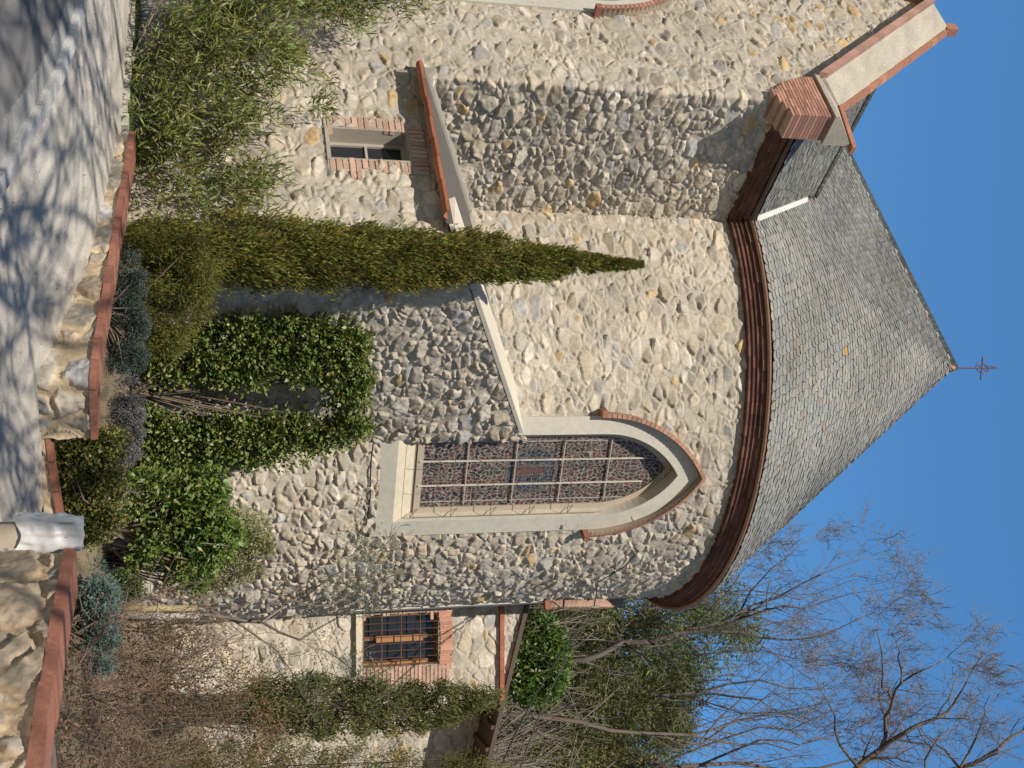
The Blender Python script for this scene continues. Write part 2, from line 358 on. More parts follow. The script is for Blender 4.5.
def keepT(u, v):
    face = u < .5
    k = np.where(face, v < gable_z(u), v < EV)
    k &= ~in_lancet(u - FW, v, wg['wi'] + .2, wg['hso'], wg['topo'] - .25, wg['v0o'] + .1)
    k &= ~((u > .35) & (v < 5.5)); return k
stone_wall('transept_wall', T, -6.6, 3.75, .5, 17.0, church, keepT, seed=11, relief=.042, flush=.20, cw=.225, ch=.125, front=lambda u, v: (u < .5) * 1., ochre=lambda u, v: .20 * sstep(11., 13.5, v) * (u < .5), hfun=lambda u, v, H: H * (.78 + .58 * (u > .5)))
SW = (1.13, 4.93 - 0, 0)
sw_u0, sw_u1, sw_v0, sw_v1 = 2.05, 2.80, 3.74, 5.04      # little sacristy window
def lean_z(n): return 5.50 + .424 * (NF - n)
def keepS(u, v):
    n = NF - (u - (-AS))
    k = np.where(u < -AS, v < 5.48, v < lean_z(n) - .02)
    return k & ~((u > sw_u0) & (u < sw_u1) & (v > sw_v0) & (v < sw_v1)) & (u > .35)
stone_wall('sacristy_wall', S, .30, 9.6, .4, 8.2, church, keepS, seed=11, relief=.042, flush=.20, cw=.225, ch=.125, front=lambda u, v: (u < -AS) * 1., hfun=lambda u, v, H: H * (.78 + .58 * (u > -AS)))
def keepA(u, v):
    k = v < EV
    for c in (W1, W2): k &= ~in_lancet(u - c, v, WIN['wi'] + .2, WIN['hso'], WIN['topo'] - .25, WIN['v0o'] + .1)
    return k
stone_wall('apse_wall', A, R * math.radians(-38), R * math.radians(118), .4, EV, church, keepA, seed=23, relief=.045, flush=.18, cw=.21, ch=.12, front=lambda u, v: 1 - .7 * sstep(1.0, 4.4, u), hfun=lambda u, v, H: H * (.78 + .36 * sstep(1.2, 4.2, u) + .3 * sstep(6.5, 5.2, v)))

def window(path, uc, d, parent, name, label, kind):
    win = bpy.data.objects.new(name, None); link(win, parent)
    if label: win['label'] = label
    F = lambda u, v, dd: tuple(path.xyz(np.array(uc + u), np.array(v * 1.), dd))
    inn = lancet(d['wi'], d['hsi'], d['topi'], d['v0i']); out = lancet(d['wo'], d['hso'], d['topo'], d['v0o'])
    n = len(inn); dep = -.21
    vs = []; cs = []
    pale = (.52, .50, .43); cream = (.54, .48, .37)
    rows = [([p for p in out], -.02), ([p for p in out], .075), (inn, .075), ([(a * .985, b) for a, b in inn], dep)]
    for pts, dd in rows:
        for (a, b) in pts: vs.append(F(a, b, dd)); cs.append(pale if dd > -.1 else cream)
    fs = []
    for k in range(3):
        for i in range(n - 1):
            fs.append((k * n + i, (k + 1) * n + i, (k + 1) * n + i + 1, k * n + i + 1))
    # bottom band and sloping sill
    i0, i1 = 0, n - 1; b = len(vs)
    wi, wo, vo, vi = d['wi'], d['wo'], d['v0o'], d['v0i']
    vm = vi - .42
    for q in [(-wo, vo, -.02), (wo, vo, -.02), (-wo, vo, .085), (wo, vo, .085), (-wi, vm, .085), (wi, vm, .085), (-wi, vi, .075), (wi, vi, .075)]:
        vs.append(F(*q)); cs.append(pale)
    fs += [(b, b + 1, b + 3, b + 2), (b + 2, b + 3, b + 5, b + 4), (b + 2, b + 4, b + 6), (b + 3, b + 7, b + 5)]
    b2 = len(vs)
    for q in [(-wi, vm, .085), (wi, vm, .085), (wi, vi, dep), (-wi, vi, dep)]: vs.append(F(*q)); cs.append(cream)
    fs.append((b2, b2 + 1, b2 + 2, b2 + 3)); fs += [(b + 4, b2 + 3, b + 6), (b + 5, b + 7, b2 + 2)]
    mesh_obj('surround', vs, fs, M['stucco'], win, col=np.array(cs))
    # brick hood mould round the arch
    hm = MB(); hs = d['hso'] + .05
    o1 = [p for p in lancet(d['wo'] + .005, d['hso'], d['topo'] + .005, d['v0o'], 26) if p[1] >= d['hso'] - .001]
    o2 = [p for p in lancet(d['wo'] + .075, d['hso'], d['topo'] + .10, d['v0o'], 26) if p[1] >= d['hso'] - .001]
    rnd = random.Random(3)
    for i in range(len(o1) - 1):
        g = rnd.uniform(.8, 1.15); c = (.35 * g, .19 * g, .135 * g)
        a0, a1, b0, b1 = o1[i], o1[i + 1], o2[i], o2[i + 1]
        e = .08
        lerp = lambda p, q, t: (p[0] + (q[0] - p[0]) * t, p[1] + (q[1] - p[1]) * t)
        a0_, a1_, b0_, b1_ = lerp(a0, a1, e), lerp(a0, a1, 1 - e), lerp(b0, b1, e), lerp(b0, b1, 1 - e)
        hm.hexa([F(*a0_, -.02), F(*a1_, -.02), F(*a1_, .25), F(*a0_, .25), F(*b0_, -.02), F(*b1_, -.02), F(*b1_, .22), F(*b0_, .22)], c)
        hm.hexa([F(*a0, -.02), F(*a1, -.02), F(*a1, .235), F(*a0, .235), F(*b0, -.02), F(*b1, -.02), F(*b1, .205), F(*b0, .205)], (.34, .28, .22))
    for s_ in (-1, 1):
        hm.box(F, s_ * (d['wo'] + .01) if s_ > 0 else -(d['wo'] + .14), (d['wo'] + .14) if s_ > 0 else -(d['wo'] + .01), d['hso'] - .10, d['hso'] + .005, -.02, .26, (.30, .13, .09))
    hm.build('hood_mould', M['brick'], win)
    # glass
    res = .012; gu = np.arange(-d['wi'] - .02, d['wi'] + .02, res); gv = np.arange(d['v0i'] - .02, d['topi'] + .02, res)
    UU, VV = np.meshgrid(gu, gv, indexing='ij'); tv = (VV - d['v0i']) / (d['topi'] - d['v0i'])
    if kind == 'stained':
        uq = UU + .09 * fbm(UU * 6, VV * 6, 77, 3)
        cx = uq / .078; cy = (VV + .09 * fbm(UU * 6, VV * 6, 78, 3)) / .10; ix = np.floor(cx); iy = np.floor(cy); b1 = np.full(cx.shape, 9.); b2_ = b1.copy(); ci = ix * 0; cj = ix * 0
        for di in (-1, 0, 1):
            for dj in (-1, 0, 1):
                px = ix + di + .5 + .8 * (hsh(ix + di, iy + dj, 5) - .5); py = iy + dj + .5 + .8 * (hsh(ix + di, iy + dj, 6) - .5)
                q = np.sqrt((cx - px) ** 2 + (cy - py) ** 2); m1 = q < b1
                b2_ = np.where(m1, b1, np.minimum(b2_, q)); ci = np.where(m1, ix + di, ci); cj = np.where(m1, iy + dj, cj); b1 = np.minimum(b1, q)
        r = hsh(ci, cj, 9)
        pal = np.array([[.075, .03, .026], [.05, .03, .025], [.035, .032, .03], [.11, .055, .045], [.04, .042, .03], [.07, .055, .045], [.022, .017, .015]])
        col = pal[(r * 6.99).astype(int)]
        lead = np.clip(1 - (b2_ - b1) / .22, 0, 1)
        zc = d['v0i']
        for (mc, ru, rv, bgc) in ((1.05, .50, .48, None), (2.25, .52, .52, (.022, .03, .042)), (3.55, .50, .52, None)):
            e_ = np.sqrt((UU / ru) ** 2 + ((VV - zc - mc) / rv) ** 2)
            if bgc:
                inside = e_ < 1
                bl = np.array(bgc) * (.7 + .8 * hsh(np.floor(UU / .2), np.floor(VV / .17), 3))[..., None]
                fig = ((UU / .13) ** 2 + ((VV - zc - mc + .12) / .22) ** 2 < 1) | ((UU / .085) ** 2 + ((VV - zc - mc - .17) / .10) ** 2 < 1)
                gl = np.minimum(np.abs((UU + 9) % .2 - .1), np.abs(VV % .17 - .085)) < .008
                col = np.where(inside[..., None], bl, col); lead = np.where(inside, np.maximum(gl * .35, lead * .55), lead)
                col = np.where((inside & fig)[..., None], np.array([.10, .05, .04]), col); lead = np.where(inside & fig, lead * .6, lead)
            ring = np.abs(e_ - 1) < .035; col = np.where(ring[..., None], np.array([.12, .10, .06]), col); lead = np.where(ring, .1, lead)
        bord = np.abs(np.abs(UU) - .66) < .012; lead = np.where(bord, 1, lead)
        col = col * (1 - lead[..., None]) + np.array([.36, .32, .28]) * lead[..., None]
    else:
        g1 = np.abs(((UU * .9 + VV) / .085 + 99) % 1 - .5); g2 = np.abs(((UU * .9 - VV) / .085 + 99) % 1 - .5)
        ln = (np.minimum(g1, g2) < .12)[..., None]
        col = np.where(ln, np.array([.17, .15, .14]), np.array([.06, .045, .045]))
    idx = np.arange(UU.size).reshape(UU.shape)
    f = np.stack([idx[:-1, :-1], idx[1:, :-1], idx[1:, 1:], idx[:-1, 1:]], -1).reshape(-1, 4)
    kp_ = in_lancet(UU[:-1, :-1], VV[:-1, :-1], d['wi'], d['hsi'], d['topi'] + .01, d['v0i']).ravel()
    f = f[kp_]; used, inv = np.unique(f.ravel(), return_inverse=True)
    half = .0
    # the light is a flat sheet across the opening
    e0 = np.array(F(-d['wi'], 0, dep + .02)); e1 = np.array(F(d['wi'], 0, dep + .02)); tt = ((UU + d['wi']) / (2 * d['wi']))[..., None]
    xyz = e0 + (e1 - e0) * tt; xyz[..., 2] = VV
    xyz = xyz.reshape(-1, 3)
    mesh_obj('stained_glass' if kind == 'stained' else 'leaded_glass', xyz[used], inv.reshape(-1, 4), M['glass'], win, col=col.reshape(-1, 3)[used])
    def G(u, v, dd):
        t_ = (u + d['wi']) / (2 * d['wi']); nrm = np.array([-(e1 - e0)[1], (e1 - e0)[0], 0]); nrm = -nrm / np.linalg.norm(nrm) * -1
        nn = np.array([(e1 - e0)[1], -(e1 - e0)[0], 0]); nn /= np.linalg.norm(nn)
        q = e0 + (e1 - e0) * t_ + nn * dd; return (q[0], q[1], v)
    fr = MB()
    def band(dd0, dd1, w0, w1, c):
        a = lancet(d['wi'] - w0, d['hsi'], d['topi'] - w0 * 1.2, d['v0i'] + w0, 14); b_ = lancet(d['wi'] - w1, d['hsi'], d['topi'] - w1 * 1.2, d['v0i'] + w1, 14)
        m_ = len(a)
        for i in range(m_):
            j = (i + 1) % m_
            fr.hexa([G(*a[i], dd0), G(*a[j], dd0), G(*b_[j], dd0), G(*b_[i], dd0), G(*a[i], dd1), G(*a[j], dd1), G(*b_[j], dd1), G(*b_[i], dd1)], c)
    if kind == 'stained': band(.0, .035, 0, .12, (.42, .36, .28))
    else: band(0, .12, 0, .17, (.70, .68, .62)); band(0, .05, .19, .22, (.66, .64, .6))
    fr.build('frame', M['plain'], win)
    if kind == 'stained':
        gb = MB(); c = (.55, .50, .43)
        for x_ in (-.27, .27): gb.box(G, x_ - .014, x_ + .014, d['v0i'] + .05, 10.35, .03, .06, c)
        for k in range(1, 5): z_ = d['v0i'] + .02 + k * .95; gb.box(G, -.70, .70, z_ - .012, z_ + .012, .028, .052, (.40, .34, .28)) if z_ < 10.2 else None
        gb.build('glazing_bars', M['metal'], win)
        wr = MB(); c = (.12, .08, .06); r_ = .006; z0 = d['v0i'] - .10; z1 = 9.5; dw = .27; ww = d['wi'] - .05
        for x_ in (-ww, ww): wr.tube([G(x_, z0, dw), G(x_, z1, dw)], r_, 4, c)
        k = 0; z_ = z0
        while z_ < z1 + .01:
            wr.tube([G(-ww, z_, dw), G(ww, z_, dw)], r_, 4, c)
            for x_ in (-ww, ww): wr.tube([G(x_, z_, dw), G(x_ * .95, z_ + .18, .04)], r_, 4, c)
            z_ += .78 / 1.0
        for x_ in (-ww * .33, ww * .33): wr.tube([G(x_, z0, dw), G(x_, z1 + .5, dw)], r_ * .7, 4, c)
        wr.build('wire_guard', M['metal'], win)
    return win
window(A, W1, WIN, church, 'arched_window', 'arched stained glass window facing the path', 'stained')
window(A, W2, WIN, church, 'arched_window', 'arched window seen edge-on at the far side of the apse', 'stained')
window(T, FW, wg, church, 'arched_window', 'arched leaded window with white inner frame under the gable', 'leaded')

# cornices: corbelled brick bands
def sweep(path, u0, u1, prof, name, mat, parent, cfun, du=.1):
    nu = max(2, int((u1 - u0) / du)); us = np.linspace(u0, u1, nu); vs = []; cs = []
    for (dd, z) in prof:
        vs.append(path.xyz(us, np.full(nu, z), dd)); 
    V_ = np.stack(vs, 1); m_ = len(prof); idx = np.arange(nu * m_).reshape(nu, m_)
    f = np.stack([idx[:-1, :-1], idx[1:, :-1], idx[1:, 1:], idx[:-1, 1:]], -1).reshape(-1, 4)
    UU = np.repeat(us[:, None], m_, 1); ZZ = np.repeat(np.array([p[1] for p in prof])[None], nu, 0)
    return mesh_obj(name, V_.reshape(-1, 3), f, mat, parent, col=cfun(UU, ZZ).reshape(-1, 3))
def corn_mb(path, u0, u1, name):
    b = MB(); rnd = random.Random(7)
    F = path.F()
    rowsp = [(-.39, -.315, .15), (-.312, -.237, .185), (-.234, -.16, .225)]
    for (z0, z1, dd) in rowsp:
        u = u0
        b2 = None
        while u < u1:
            L = .22; g = rnd.uniform(.55, 1.35)
            b.box(F, u + .002, min(u + L, u1) - .002, EV + z0, EV + z1, -.05, dd, (.135 * g, .064 * g, .048 * g)); u += L
    sw = sweep(path, u0, u1, [(.12, EV - .40), (.143, EV - .318), (.178, EV - .312), (.18, EV - .24), (.217, EV - .236), (.22, EV - .15)], name + '_tmp', M['brick'], None, lambda u, z: np.full(u.shape + (3,), 1.) * np.array([.10, .045, .035]), .12)
    # top moulding (weathered rounded tile lip)
    v = [tuple(q.co) for q in sw.data.vertices]; f = [tuple(p.vertices) for p in sw.data.polygons]
    b.add(v, f, (.15, .07, .05)); bpy.data.objects.remove(sw)
    u = u0
    while u < u1:
        L = .42; g = rnd.uniform(.75, 1.2); e = min(u + L, u1); o = rnd.uniform(-.006, .006)
        b.box(F, u + .003, (u + e) / 2, EV - .155, EV - .075, -.05, .275 + o, (.15 * g, .075 * g, .056 * g))
        b.box(F, (u + e) / 2, e - .003, EV - .155, EV - .075, -.05, .285 + o, (.15 * g, .075 * g, .056 * g)); u += L
    return b
cb = corn_mb(A, R * math.radians(-34), R * math.radians(125), 'c'); ce = corn_mb(EA, .0, 3.42, 'd')
cb.v += ce.v and []
n0 = len(cb.v); cb.v += ce.v; cb.c += ce.c; cb.f += [tuple(i + n0 for i in f) for f in ce.f]
cb.build('cornice', M['brick'], church)
# copper-brown gutter on top of the cornice
gt = MB()
def gutter(path, u0, u1, dd, z, r, c, du=.12):
    us = np.linspace(u0, u1, max(2, int((u1 - u0) / du))); ring = []
    for a in np.linspace(-PI, 0, 7): ring.append((dd + r * math.cos(a), z + r * math.sin(a)))
    ring += [(dd + (r - .012) * math.cos(a), z + (r - .012) * math.sin(a)) for a in np.linspace(0, -PI, 7)]
    V_ = np.stack([path.xyz(us, np.full(len(us), q[1]), q[0]) for q in ring], 1).reshape(-1, 3); m_ = len(ring); fs = []
    for i in range(len(us) - 1):
        for j in range(m_): fs.append((i * m_ + j, (i + 1) * m_ + j, (i + 1) * m_ + (j + 1) % m_, i * m_ + (j + 1) % m_))
    gt.add([tuple(q) for q in V_], fs, c)
gutter(A, R * math.radians(-33), R * math.radians(125), .33, EV - .02, .055, (.34, .20, .14)); gutter(EA, .55, 3.3, .33, EV - .02, .055, (.10, .07, .055))
gt.build('eaves_gutter', M['metal'], church)

# ---- slate roofs
def slates(name, rows, parent, seed=1, under=None, dom=None):
    """rows: list of (list of (p, across, up, width)), each slate a thin lapped plate with a rounded foot"""
    vs = []; fs = []; cs = []; rnd = random.Random(seed)
    for row in rows:
        for (p, ac, up, wd, ln) in row:
            nrm = ac.cross(up); 
            if nrm.z < 0: nrm = -nrm
            g = rnd.uniform(.86, 1.12) * (.93 + .14 * math.sin(p.x * 1.3 + p.z * .9) * math.sin(p.z * 1.7 - p.y)); hue = rnd.random()
            c = (.285 * g, .285 * g, .262 * g)
            if hue > .9992: c = (.42, .24, .07)
            elif hue > .90: c = (.32 * g, .29 * g, .24 * g)
            elif hue < .12: c = (.255 * g, .275 * g, .26 * g)
            elif hue > .895: c = (.22 * g, .22 * g, .22 * g)
            w2 = wd * .5 * rnd.uniform(.88, 1.0); j = rnd.uniform(-.03, .02) - (.05 if rnd.random() < .02 else 0); lift = .019 + rnd.uniform(0, .012); tw = rnd.uniform(-.008, .008)
            th = .010; b = len(vs)
            q_ = rnd.uniform(.015, .05); prof = [(-1, q_), (-.6, .008), (0, -.004), (.6, .008), (1, q_ * rnd.uniform(.4, 1.3))]
            for (a, o) in prof: vs.append(p + ac * (a * w2) + up * (o + j) + nrm * (lift + tw * a)); 
            for (a, o) in prof: vs.append(p + ac * (a * w2) + up * (o + j) + nrm * (lift + tw * a - th))
            vs.append(p + ac * (-w2) + up * ln + nrm * .002); vs.append(p + ac * w2 + up * ln + nrm * .002)
            fs.append((b, b + 1, b + 2, b + 3, b + 4, b + 11, b + 10))
            for k in range(4): fs.append((b + 5 + k, b + 6 + k, b + 1 + k, b + k))
            fs.append((b + 10, b + 5, b)); fs.append((b + 11, b + 4, b + 9))
            cs += [c] * 12
    if under is not None:
        b = len(vs); vs += [Vector(q) for q in under[0]]; fs += [tuple(i + b for i in f) for f in under[1]]; cs += [(.06, .06, .06)] * len(under[0])
    return mesh_obj(name, np.array([tuple(q) for q in vs]), fs, M['slate'], parent, col=np.array(cs))
APX = 20.75; RO = R + .37; ZE = EV + .0
CTR = Vector((float(C0[0]), float(C0[1]), APX)); slope = Vector((RO, APX - ZE)).length
def V2(q, z): return Vector((float(q[0]), float(q[1]), z))
ax3 = V2(AX, 0); nx3 = V2(NX, 0)
rows = []; exp = .145; nr = int(slope / exp)
ang0 = math.atan2(-AX[0], AX[1])   # normal angle of the -axis direction, (sin,-cos)
th_mid = math.atan2(-AX[0], AX[1])
for k in range(nr):
    t = k * exp / slope; r_ = RO * (1 - t)
    if r_ < .12: break
    z = ZE + (APX - ZE) * t; half = PI / 2
    arcl = PI * r_; n_ = max(3, int(arcl / .195)); row = []
    for i in range(n_ + 1):
        th = th_mid - half + PI * (i + .5 * (k % 2)) / n_ 
        if th > th_mid + half + .02: continue
        d_ = Vector((math.sin(th), -math.cos(th), 0)); p = Vector((CTR.x, CTR.y, z)) + d_ * r_
        up = (CTR - p).normalized(); ac = Vector((math.cos(th), math.sin(th), 0))
        row.append((p, ac, up, PI * r_ / n_, .26))
    rows.append(row)
un_v = [CTR - Vector((0, 0, .03))]; un_f = []
for i in range(49):
    th = th_mid - PI / 2 + PI * i / 48; un_v.append(Vector((CTR.x + (RO - .01) * math.sin(th), CTR.y - (RO - .01) * math.cos(th), ZE - .02)))
for i in range(48): un_f.append((0, 1 + i, 2 + i))
slates('apse_roof', rows, church, 5, (un_v, un_f))
# choir roof, two slopes behind the cone
TR = 14.85 + EYE - .02; RDG = 2.93
def plane_rows(org, ac, up, wid, length, keepf, wd=.195, seed=1):
    rr = []; k = 0
    while k * exp < length:
        row = []; x_ = .1 * (k % 2)
        while x_ < wid:
            p = org + ac * x_ + up * (k * exp)
            if keepf(p): row.append((p, ac, up, wd, .26))
            x_ += wd
        rr.append(row); k += 1
    return rr
def loc(p): q = np.array([p.x, p.y]) - C0; return float(q @ AX), float(q @ NX)
sl_c = (APX - ZE) / RO
def choir_h(n): return ZE + sl_c * (RO - abs(n))
def tran_h(a): return TR - 1.0 * abs(a - RDG)
rows = []
for sgn in (1, -1):
    org = CTR + nx3 * (sgn * RO) - Vector((0, 0, APX - ZE)); up = (CTR - org).normalized(); ac = ax3
    rows += plane_rows(org, ac, up, 11., slope - .05, lambda p: (sgn < 0) or p.z > tran_h(loc(p)[0]) - .02 or loc(p)[0] > 6.4)
cr = [CTR - Vector((0, 0, .03)), CTR + ax3 * 11 - Vector((0, 0, .03))]
e1 = CTR + nx3 * (RO - .01) - Vector((0, 0, APX - ZE + .02)); e2 = CTR - nx3 * (RO - .01) - Vector((0, 0, APX - ZE + .02))
cr += [e1, e1 + ax3 * 11, e2, e2 + ax3 * 11]
slates('choir_roof', rows, church, 6, (cr, [(0, 1, 3, 2), (0, 1, 5, 4), (1, 3, 5)]))
# transept roof
zt0 = tran_h(AE - .36)
rows = []
org = V2(an(AE - .36, 8.05), zt0); up = Vector((float(AX[0]), float(AX[1]), 1.0)).normalized(); ac = -nx3
rows += plane_rows(org, ac, up, 7.5, (TR - zt0) * math.sqrt(2) - .05, lambda p: p.z > choir_h(loc(p)[1]) - .04)
org2 = V2(an(2 * RDG - (AE - .36), 8.05), zt0); up2 = Vector((-float(AX[0]), -float(AX[1]), 1.0)).normalized()
rows += plane_rows(org2, ac, up2, 7.5, (TR - zt0) * math.sqrt(2) - .05, lambda p: p.z > choir_h(loc(p)[1]) - .04)
u1_ = [V2(an(AE - .36, 8.05), zt0 - .02), V2(an(RDG, 8.05), TR - .03), V2(an(2 * RDG - AE + .36, 8.05), zt0 - .02), V2(an(AE - .36, RO - .35), zt0 - .02), V2(an(RDG, 2.5), TR - .03), V2(an(2 * RDG - AE + .36, RO - .35), zt0 - .02)]
slates('transept_roof', rows, church, 7, (u1_, [(0, 1, 4, 3), (1, 2, 5, 4), (0, 1, 2)]))
# ridge caps, valley flashing
fl = MB()
n_v = RO - (TR - ZE) / sl_c
vb = V2(an(AE - .33, RO - .02), zt0 + .05); vt = V2(an(RDG, n_v), TR + .05)
vm_ = vb.lerp(vt, .80)
sd = (vm_ - vb).normalized().cross(Vector((0, 0, 1))).normalized() * .06
fl.hexa([vb - sd, vb + sd, vm_ + sd, vm_ - sd, vb - sd + Vector((0, 0, .06)), vb + sd + Vector((0, 0, .06)), vm_ + sd + Vector((0, 0, .06)), vm_ - sd + Vector((0, 0, .06))], (.68, .67, .62))
fl.build('valley_flashing', M['plain'], church)
rc = MB()
rc.tube([CTR + Vector((0, 0, -.01)), CTR + ax3 * 11], .03, 6, (.42, .43, .43))
for k in range(14):
    q = CTR + ax3 * (.35 + k * .77); rc.box(lambda u, v, d: tuple(q + ax3 * u + Vector((0, 0, v)) + nx3 * d), -.07, .07, .0, .04, -.05, .05, (.45, .45, .44))
    if k in (9, 13, 5): rc.tube([q, q + Vector((0, 0, .13))], .02, 5, (.75, .75, .73))
rc.tube([V2(an(RDG, n_v), TR + .02), V2(an(RDG, 8.0), TR + .02)], .035, 6, (.10, .10, .10))
rc.build('ridge_caps', M['plain'], church)
# ---- gable coping (weathered slope, brick fascia, tile lip) and brick kneeler
rk = MB(); rnd = random.Random(9)
def GA(a, n, z): q = an(a, n); return (float(q[0]), float(q[1]), z)
for side in (1, -1):
    aa = lambda a: a if side == 1 else 2 * RDG - a
    a0, a1 = .04, RDG; k = 18
    zf = lambda a: G0 + RK * (a - .04)
    # stucco weathering
    vs_ = [GA(aa(a0), 8.60, zf(a0) + .12), GA(aa(a1), 8.60, zf(a1) + .12), GA(aa(a1), 7.98, zf(a1) + .86), GA(aa(a0 - .12), 7.98, zf(a0 - .12) + .86),
           GA(aa(a0), 8.60, zf(a0) - .05), GA(aa(a1), 8.60, zf(a1) - .05), GA(aa(a1), 7.98, zf(a1) - .3), GA(aa(a0), 7.98, zf(a0) - .3)]
    rk.add(vs_, [(0, 1, 2, 3), (4, 5, 1, 0), (3, 2, 6, 7), (0, 3, 7, 4), (1, 5, 6, 2)], (.44, .40, .33))
    for i in range(k):      # brick fascia along the front
        s0 = a0 + (a1 - a0) * i / k; s1 = a0 + (a1 - a0) * (i + .985) / k; g = rnd.uniform(.8, 1.15); c = (.37 * g, .215 * g, .165 * g)
        P_ = lambda a, n, o: GA(aa(a), n, zf(a) + o)
        rk.hexa([P_(s0, 8.40, -.02), P_(s1, 8.40, -.02), P_(s1, 8.70, -.02), P_(s0, 8.70, -.02), P_(s0, 8.40, .17), P_(s1, 8.40, .17), P_(s1, 8.68, .17), P_(s0, 8.68, .17)], c)
        g = rnd.uniform(.8, 1.2); o = rnd.uniform(-.012, .012)
        rk.hexa([P_(s0 - .12, 7.88, .84 + o), P_(s1 - .12, 7.88, .84 + o), P_(s1 - .12, 8.04, .82 + o), P_(s0 - .12, 8.04, .82 + o), P_(s0 - .12, 7.88, .95 + o), P_(s1 - .12, 7.88, .95 + o), P_(s1 - .12, 8.04, .92 + o), P_(s0 - .12, 8.04, .92 + o)], (.42 * g, .20 * g, .13 * g))
rk.box(lambda u, v, d: GA(RDG + u, 7.96 + d, v), -.10, .10, gable_z(np.array(-RDG)) + .75, gable_z(np.array(-RDG)) + 1.02, -.09, .10, (.40, .18, .12))
rk.build('gable_coping', M['brick'], church)
for side in (1, -1):
    kn = MB()
    aa = lambda a: a if side == 1 else 2 * RDG - a
    zz = 11.98; i = 0
    while zz < 13.02:
        out_ = min(-.44 - .16 * (i + 1), -.6) if i < 4 else -1.12
        g0 = .85
        aR = [-.56, -.74, -.92, -1.12][i] if i < 4 else -1.12
        aL = [-.38, -.38, -.3, -.25, -.2][i] if i < 5 else min(.04, -.2 + .035 * (i - 4))
        x_ = aR
        while x_ < aL - .02:
            L = min(.235, aL - x_); g = rnd.uniform(.72, 1.2)
            q0, q1 = sorted((aa(x_ + .003), aa(x_ + L - .003)))
            kn.box(lambda u, v, d: GA(u, d, v), q0, q1, zz + .007, zz + .06, 8.02, 8.56 + .01 * (i > 3), (.42 * g, .225 * g, .165 * g)); x_ += L
        q0, q1 = sorted((aa(aR + .01), aa(aL)))
        kn.box(lambda u, v, d: GA(u, d, v), q0, q1, zz, zz + .067, 8.03, 8.553, (.40, .32, .25))
        zz += .067; i += 1
    # weathered cap of the kneeler
    v_ = [GA(aa(-1.17), 8.62, 13.02), GA(aa(.10), 8.62, 13.02), GA(aa(.10), 7.96, 13.02), GA(aa(-1.17), 7.96, 13.02), GA(aa(-1.17), 8.62, 13.10), GA(aa(.10), 8.62, 13.10), GA(aa(.0), 7.96, 13.78), GA(aa(-1.17), 7.96, 13.62)]
    kn.hexa(v_, (.42, .38, .31))
    v_ = [GA(aa(-1.30), 8.05, 13.58), GA(aa(-.02), 8.05, 13.75), GA(aa(-.02), 7.88, 13.75), GA(aa(-1.30), 7.88, 13.58), GA(aa(-1.30), 8.05, 13.66), GA(aa(-.02), 8.05, 13.84), GA(aa(-.02), 7.88, 13.84), GA(aa(-1.30), 7.88, 13.66)]
    kn.hexa(v_, (.43, .20, .13))
    kn.build('kneeler', M['brick'], church)
# weathervane on the cone
wv = MB(); c = (.10, .055, .05); top = CTR + Vector((0, 0, .0))
wv.tube([top + Vector((0, 0, -.1)), top + Vector((0, 0, 1.28))], [.022, .016], 6, c)
wv.tube([top + Vector((0, 0, -.12)), top + Vector((0, 0, .08))], [.10, .05], 8, (.45, .22, .14))
rr = top + Vector((0, 0, .88)); dirx = Vector((.85, -.5, 0)).normalized()
for k in range(24):
    a, b_ = 2 * PI * k / 24, 2 * PI * (k + 1) / 24
    wv.tube([rr + dirx * math.cos(a) * .16 + Vector((0, 0, math.sin(a) * .16)), rr + dirx * math.cos(b_) * .16 + Vector((0, 0, math.sin(b_) * .16))], .012, 4, c)
bar = (dirx * .34 + Vector((0, 0, -.16)))
wv.tube([rr - bar, rr + bar], .018, 5, c)
wv.tube([rr - dirx * .1 - Vector((0, 0, .1)), rr + dirx * .1 + Vector((0, 0, .1))], .012, 4, c)
tip = top + Vector((0, 0, 1.42)); s_ = dirx * .09; t_ = Vector((0, .008, 0))
wv.add([tip, tip - Vector((0, 0, .28)) - s_, tip - Vector((0, 0, .2)), tip - Vector((0, 0, .28)) + s_ * .4, tip + t_, tip - Vector((0, 0, .28)) - s_ + t_, tip - Vector((0, 0, .2)) + t_, tip - Vector((0, 0, .28)) + s_ * .4 + t_], [(0, 1, 2), (0, 2, 3), (6, 5, 4), (7, 6, 4), (0, 4, 5, 1), (1, 5, 6, 2), (2, 6, 7, 3), (3, 7, 4, 0)], c)
wv.tube([top + Vector((0, 0, 1.02)) - s_, top + Vector((0, 0, 1.12)), top + Vector((0, 0, 1.02)) + s_], .014, 4, c)
wv.build('weathervane', M['metal'], church)

# ---- sacristy lean-to roof, gutter, little window
sr = MB()
def SRp(a, n, dz): return GA(a, n, lean_z(n) + dz)
sr.hexa([SRp(-4.30, 8.62, -.06), SRp(-.42, 8.62, -.06), SRp(-.42, 2.9, -.06), SRp(-4.30, 2.9, -.06), SRp(-4.30, 8.62, .05), SRp(-.42, 8.62, .05), SRp(-.42, 2.9, .05), SRp(-4.30, 2.9, .05)], (.11, .105, .095))
sr.build('sacristy_roof', M['stucco'], church)
vg = MB(); rnd = random.Random(4)
n_ = 8.6
while n_ > 3.05:
    g = rnd.uniform(.93, 1.06)
    vg.hexa([SRp(-4.35, n_, -.02), SRp(-3.78, n_, .0), SRp(-3.78, n_ - .69, .0), SRp(-4.35, n_ - .69, -.02), SRp(-4.35, n_, .06), SRp(-3.70, n_, .15), SRp(-3.70, n_ - .69, .15), SRp(-4.35, n_ - .69, .06)], (.60 * g, .55 * g, .45 * g)); n_ -= .70
vg.build('verge', M['stucco'], church)
fm = MB()   # mortar fillet where the lean-to meets the transept
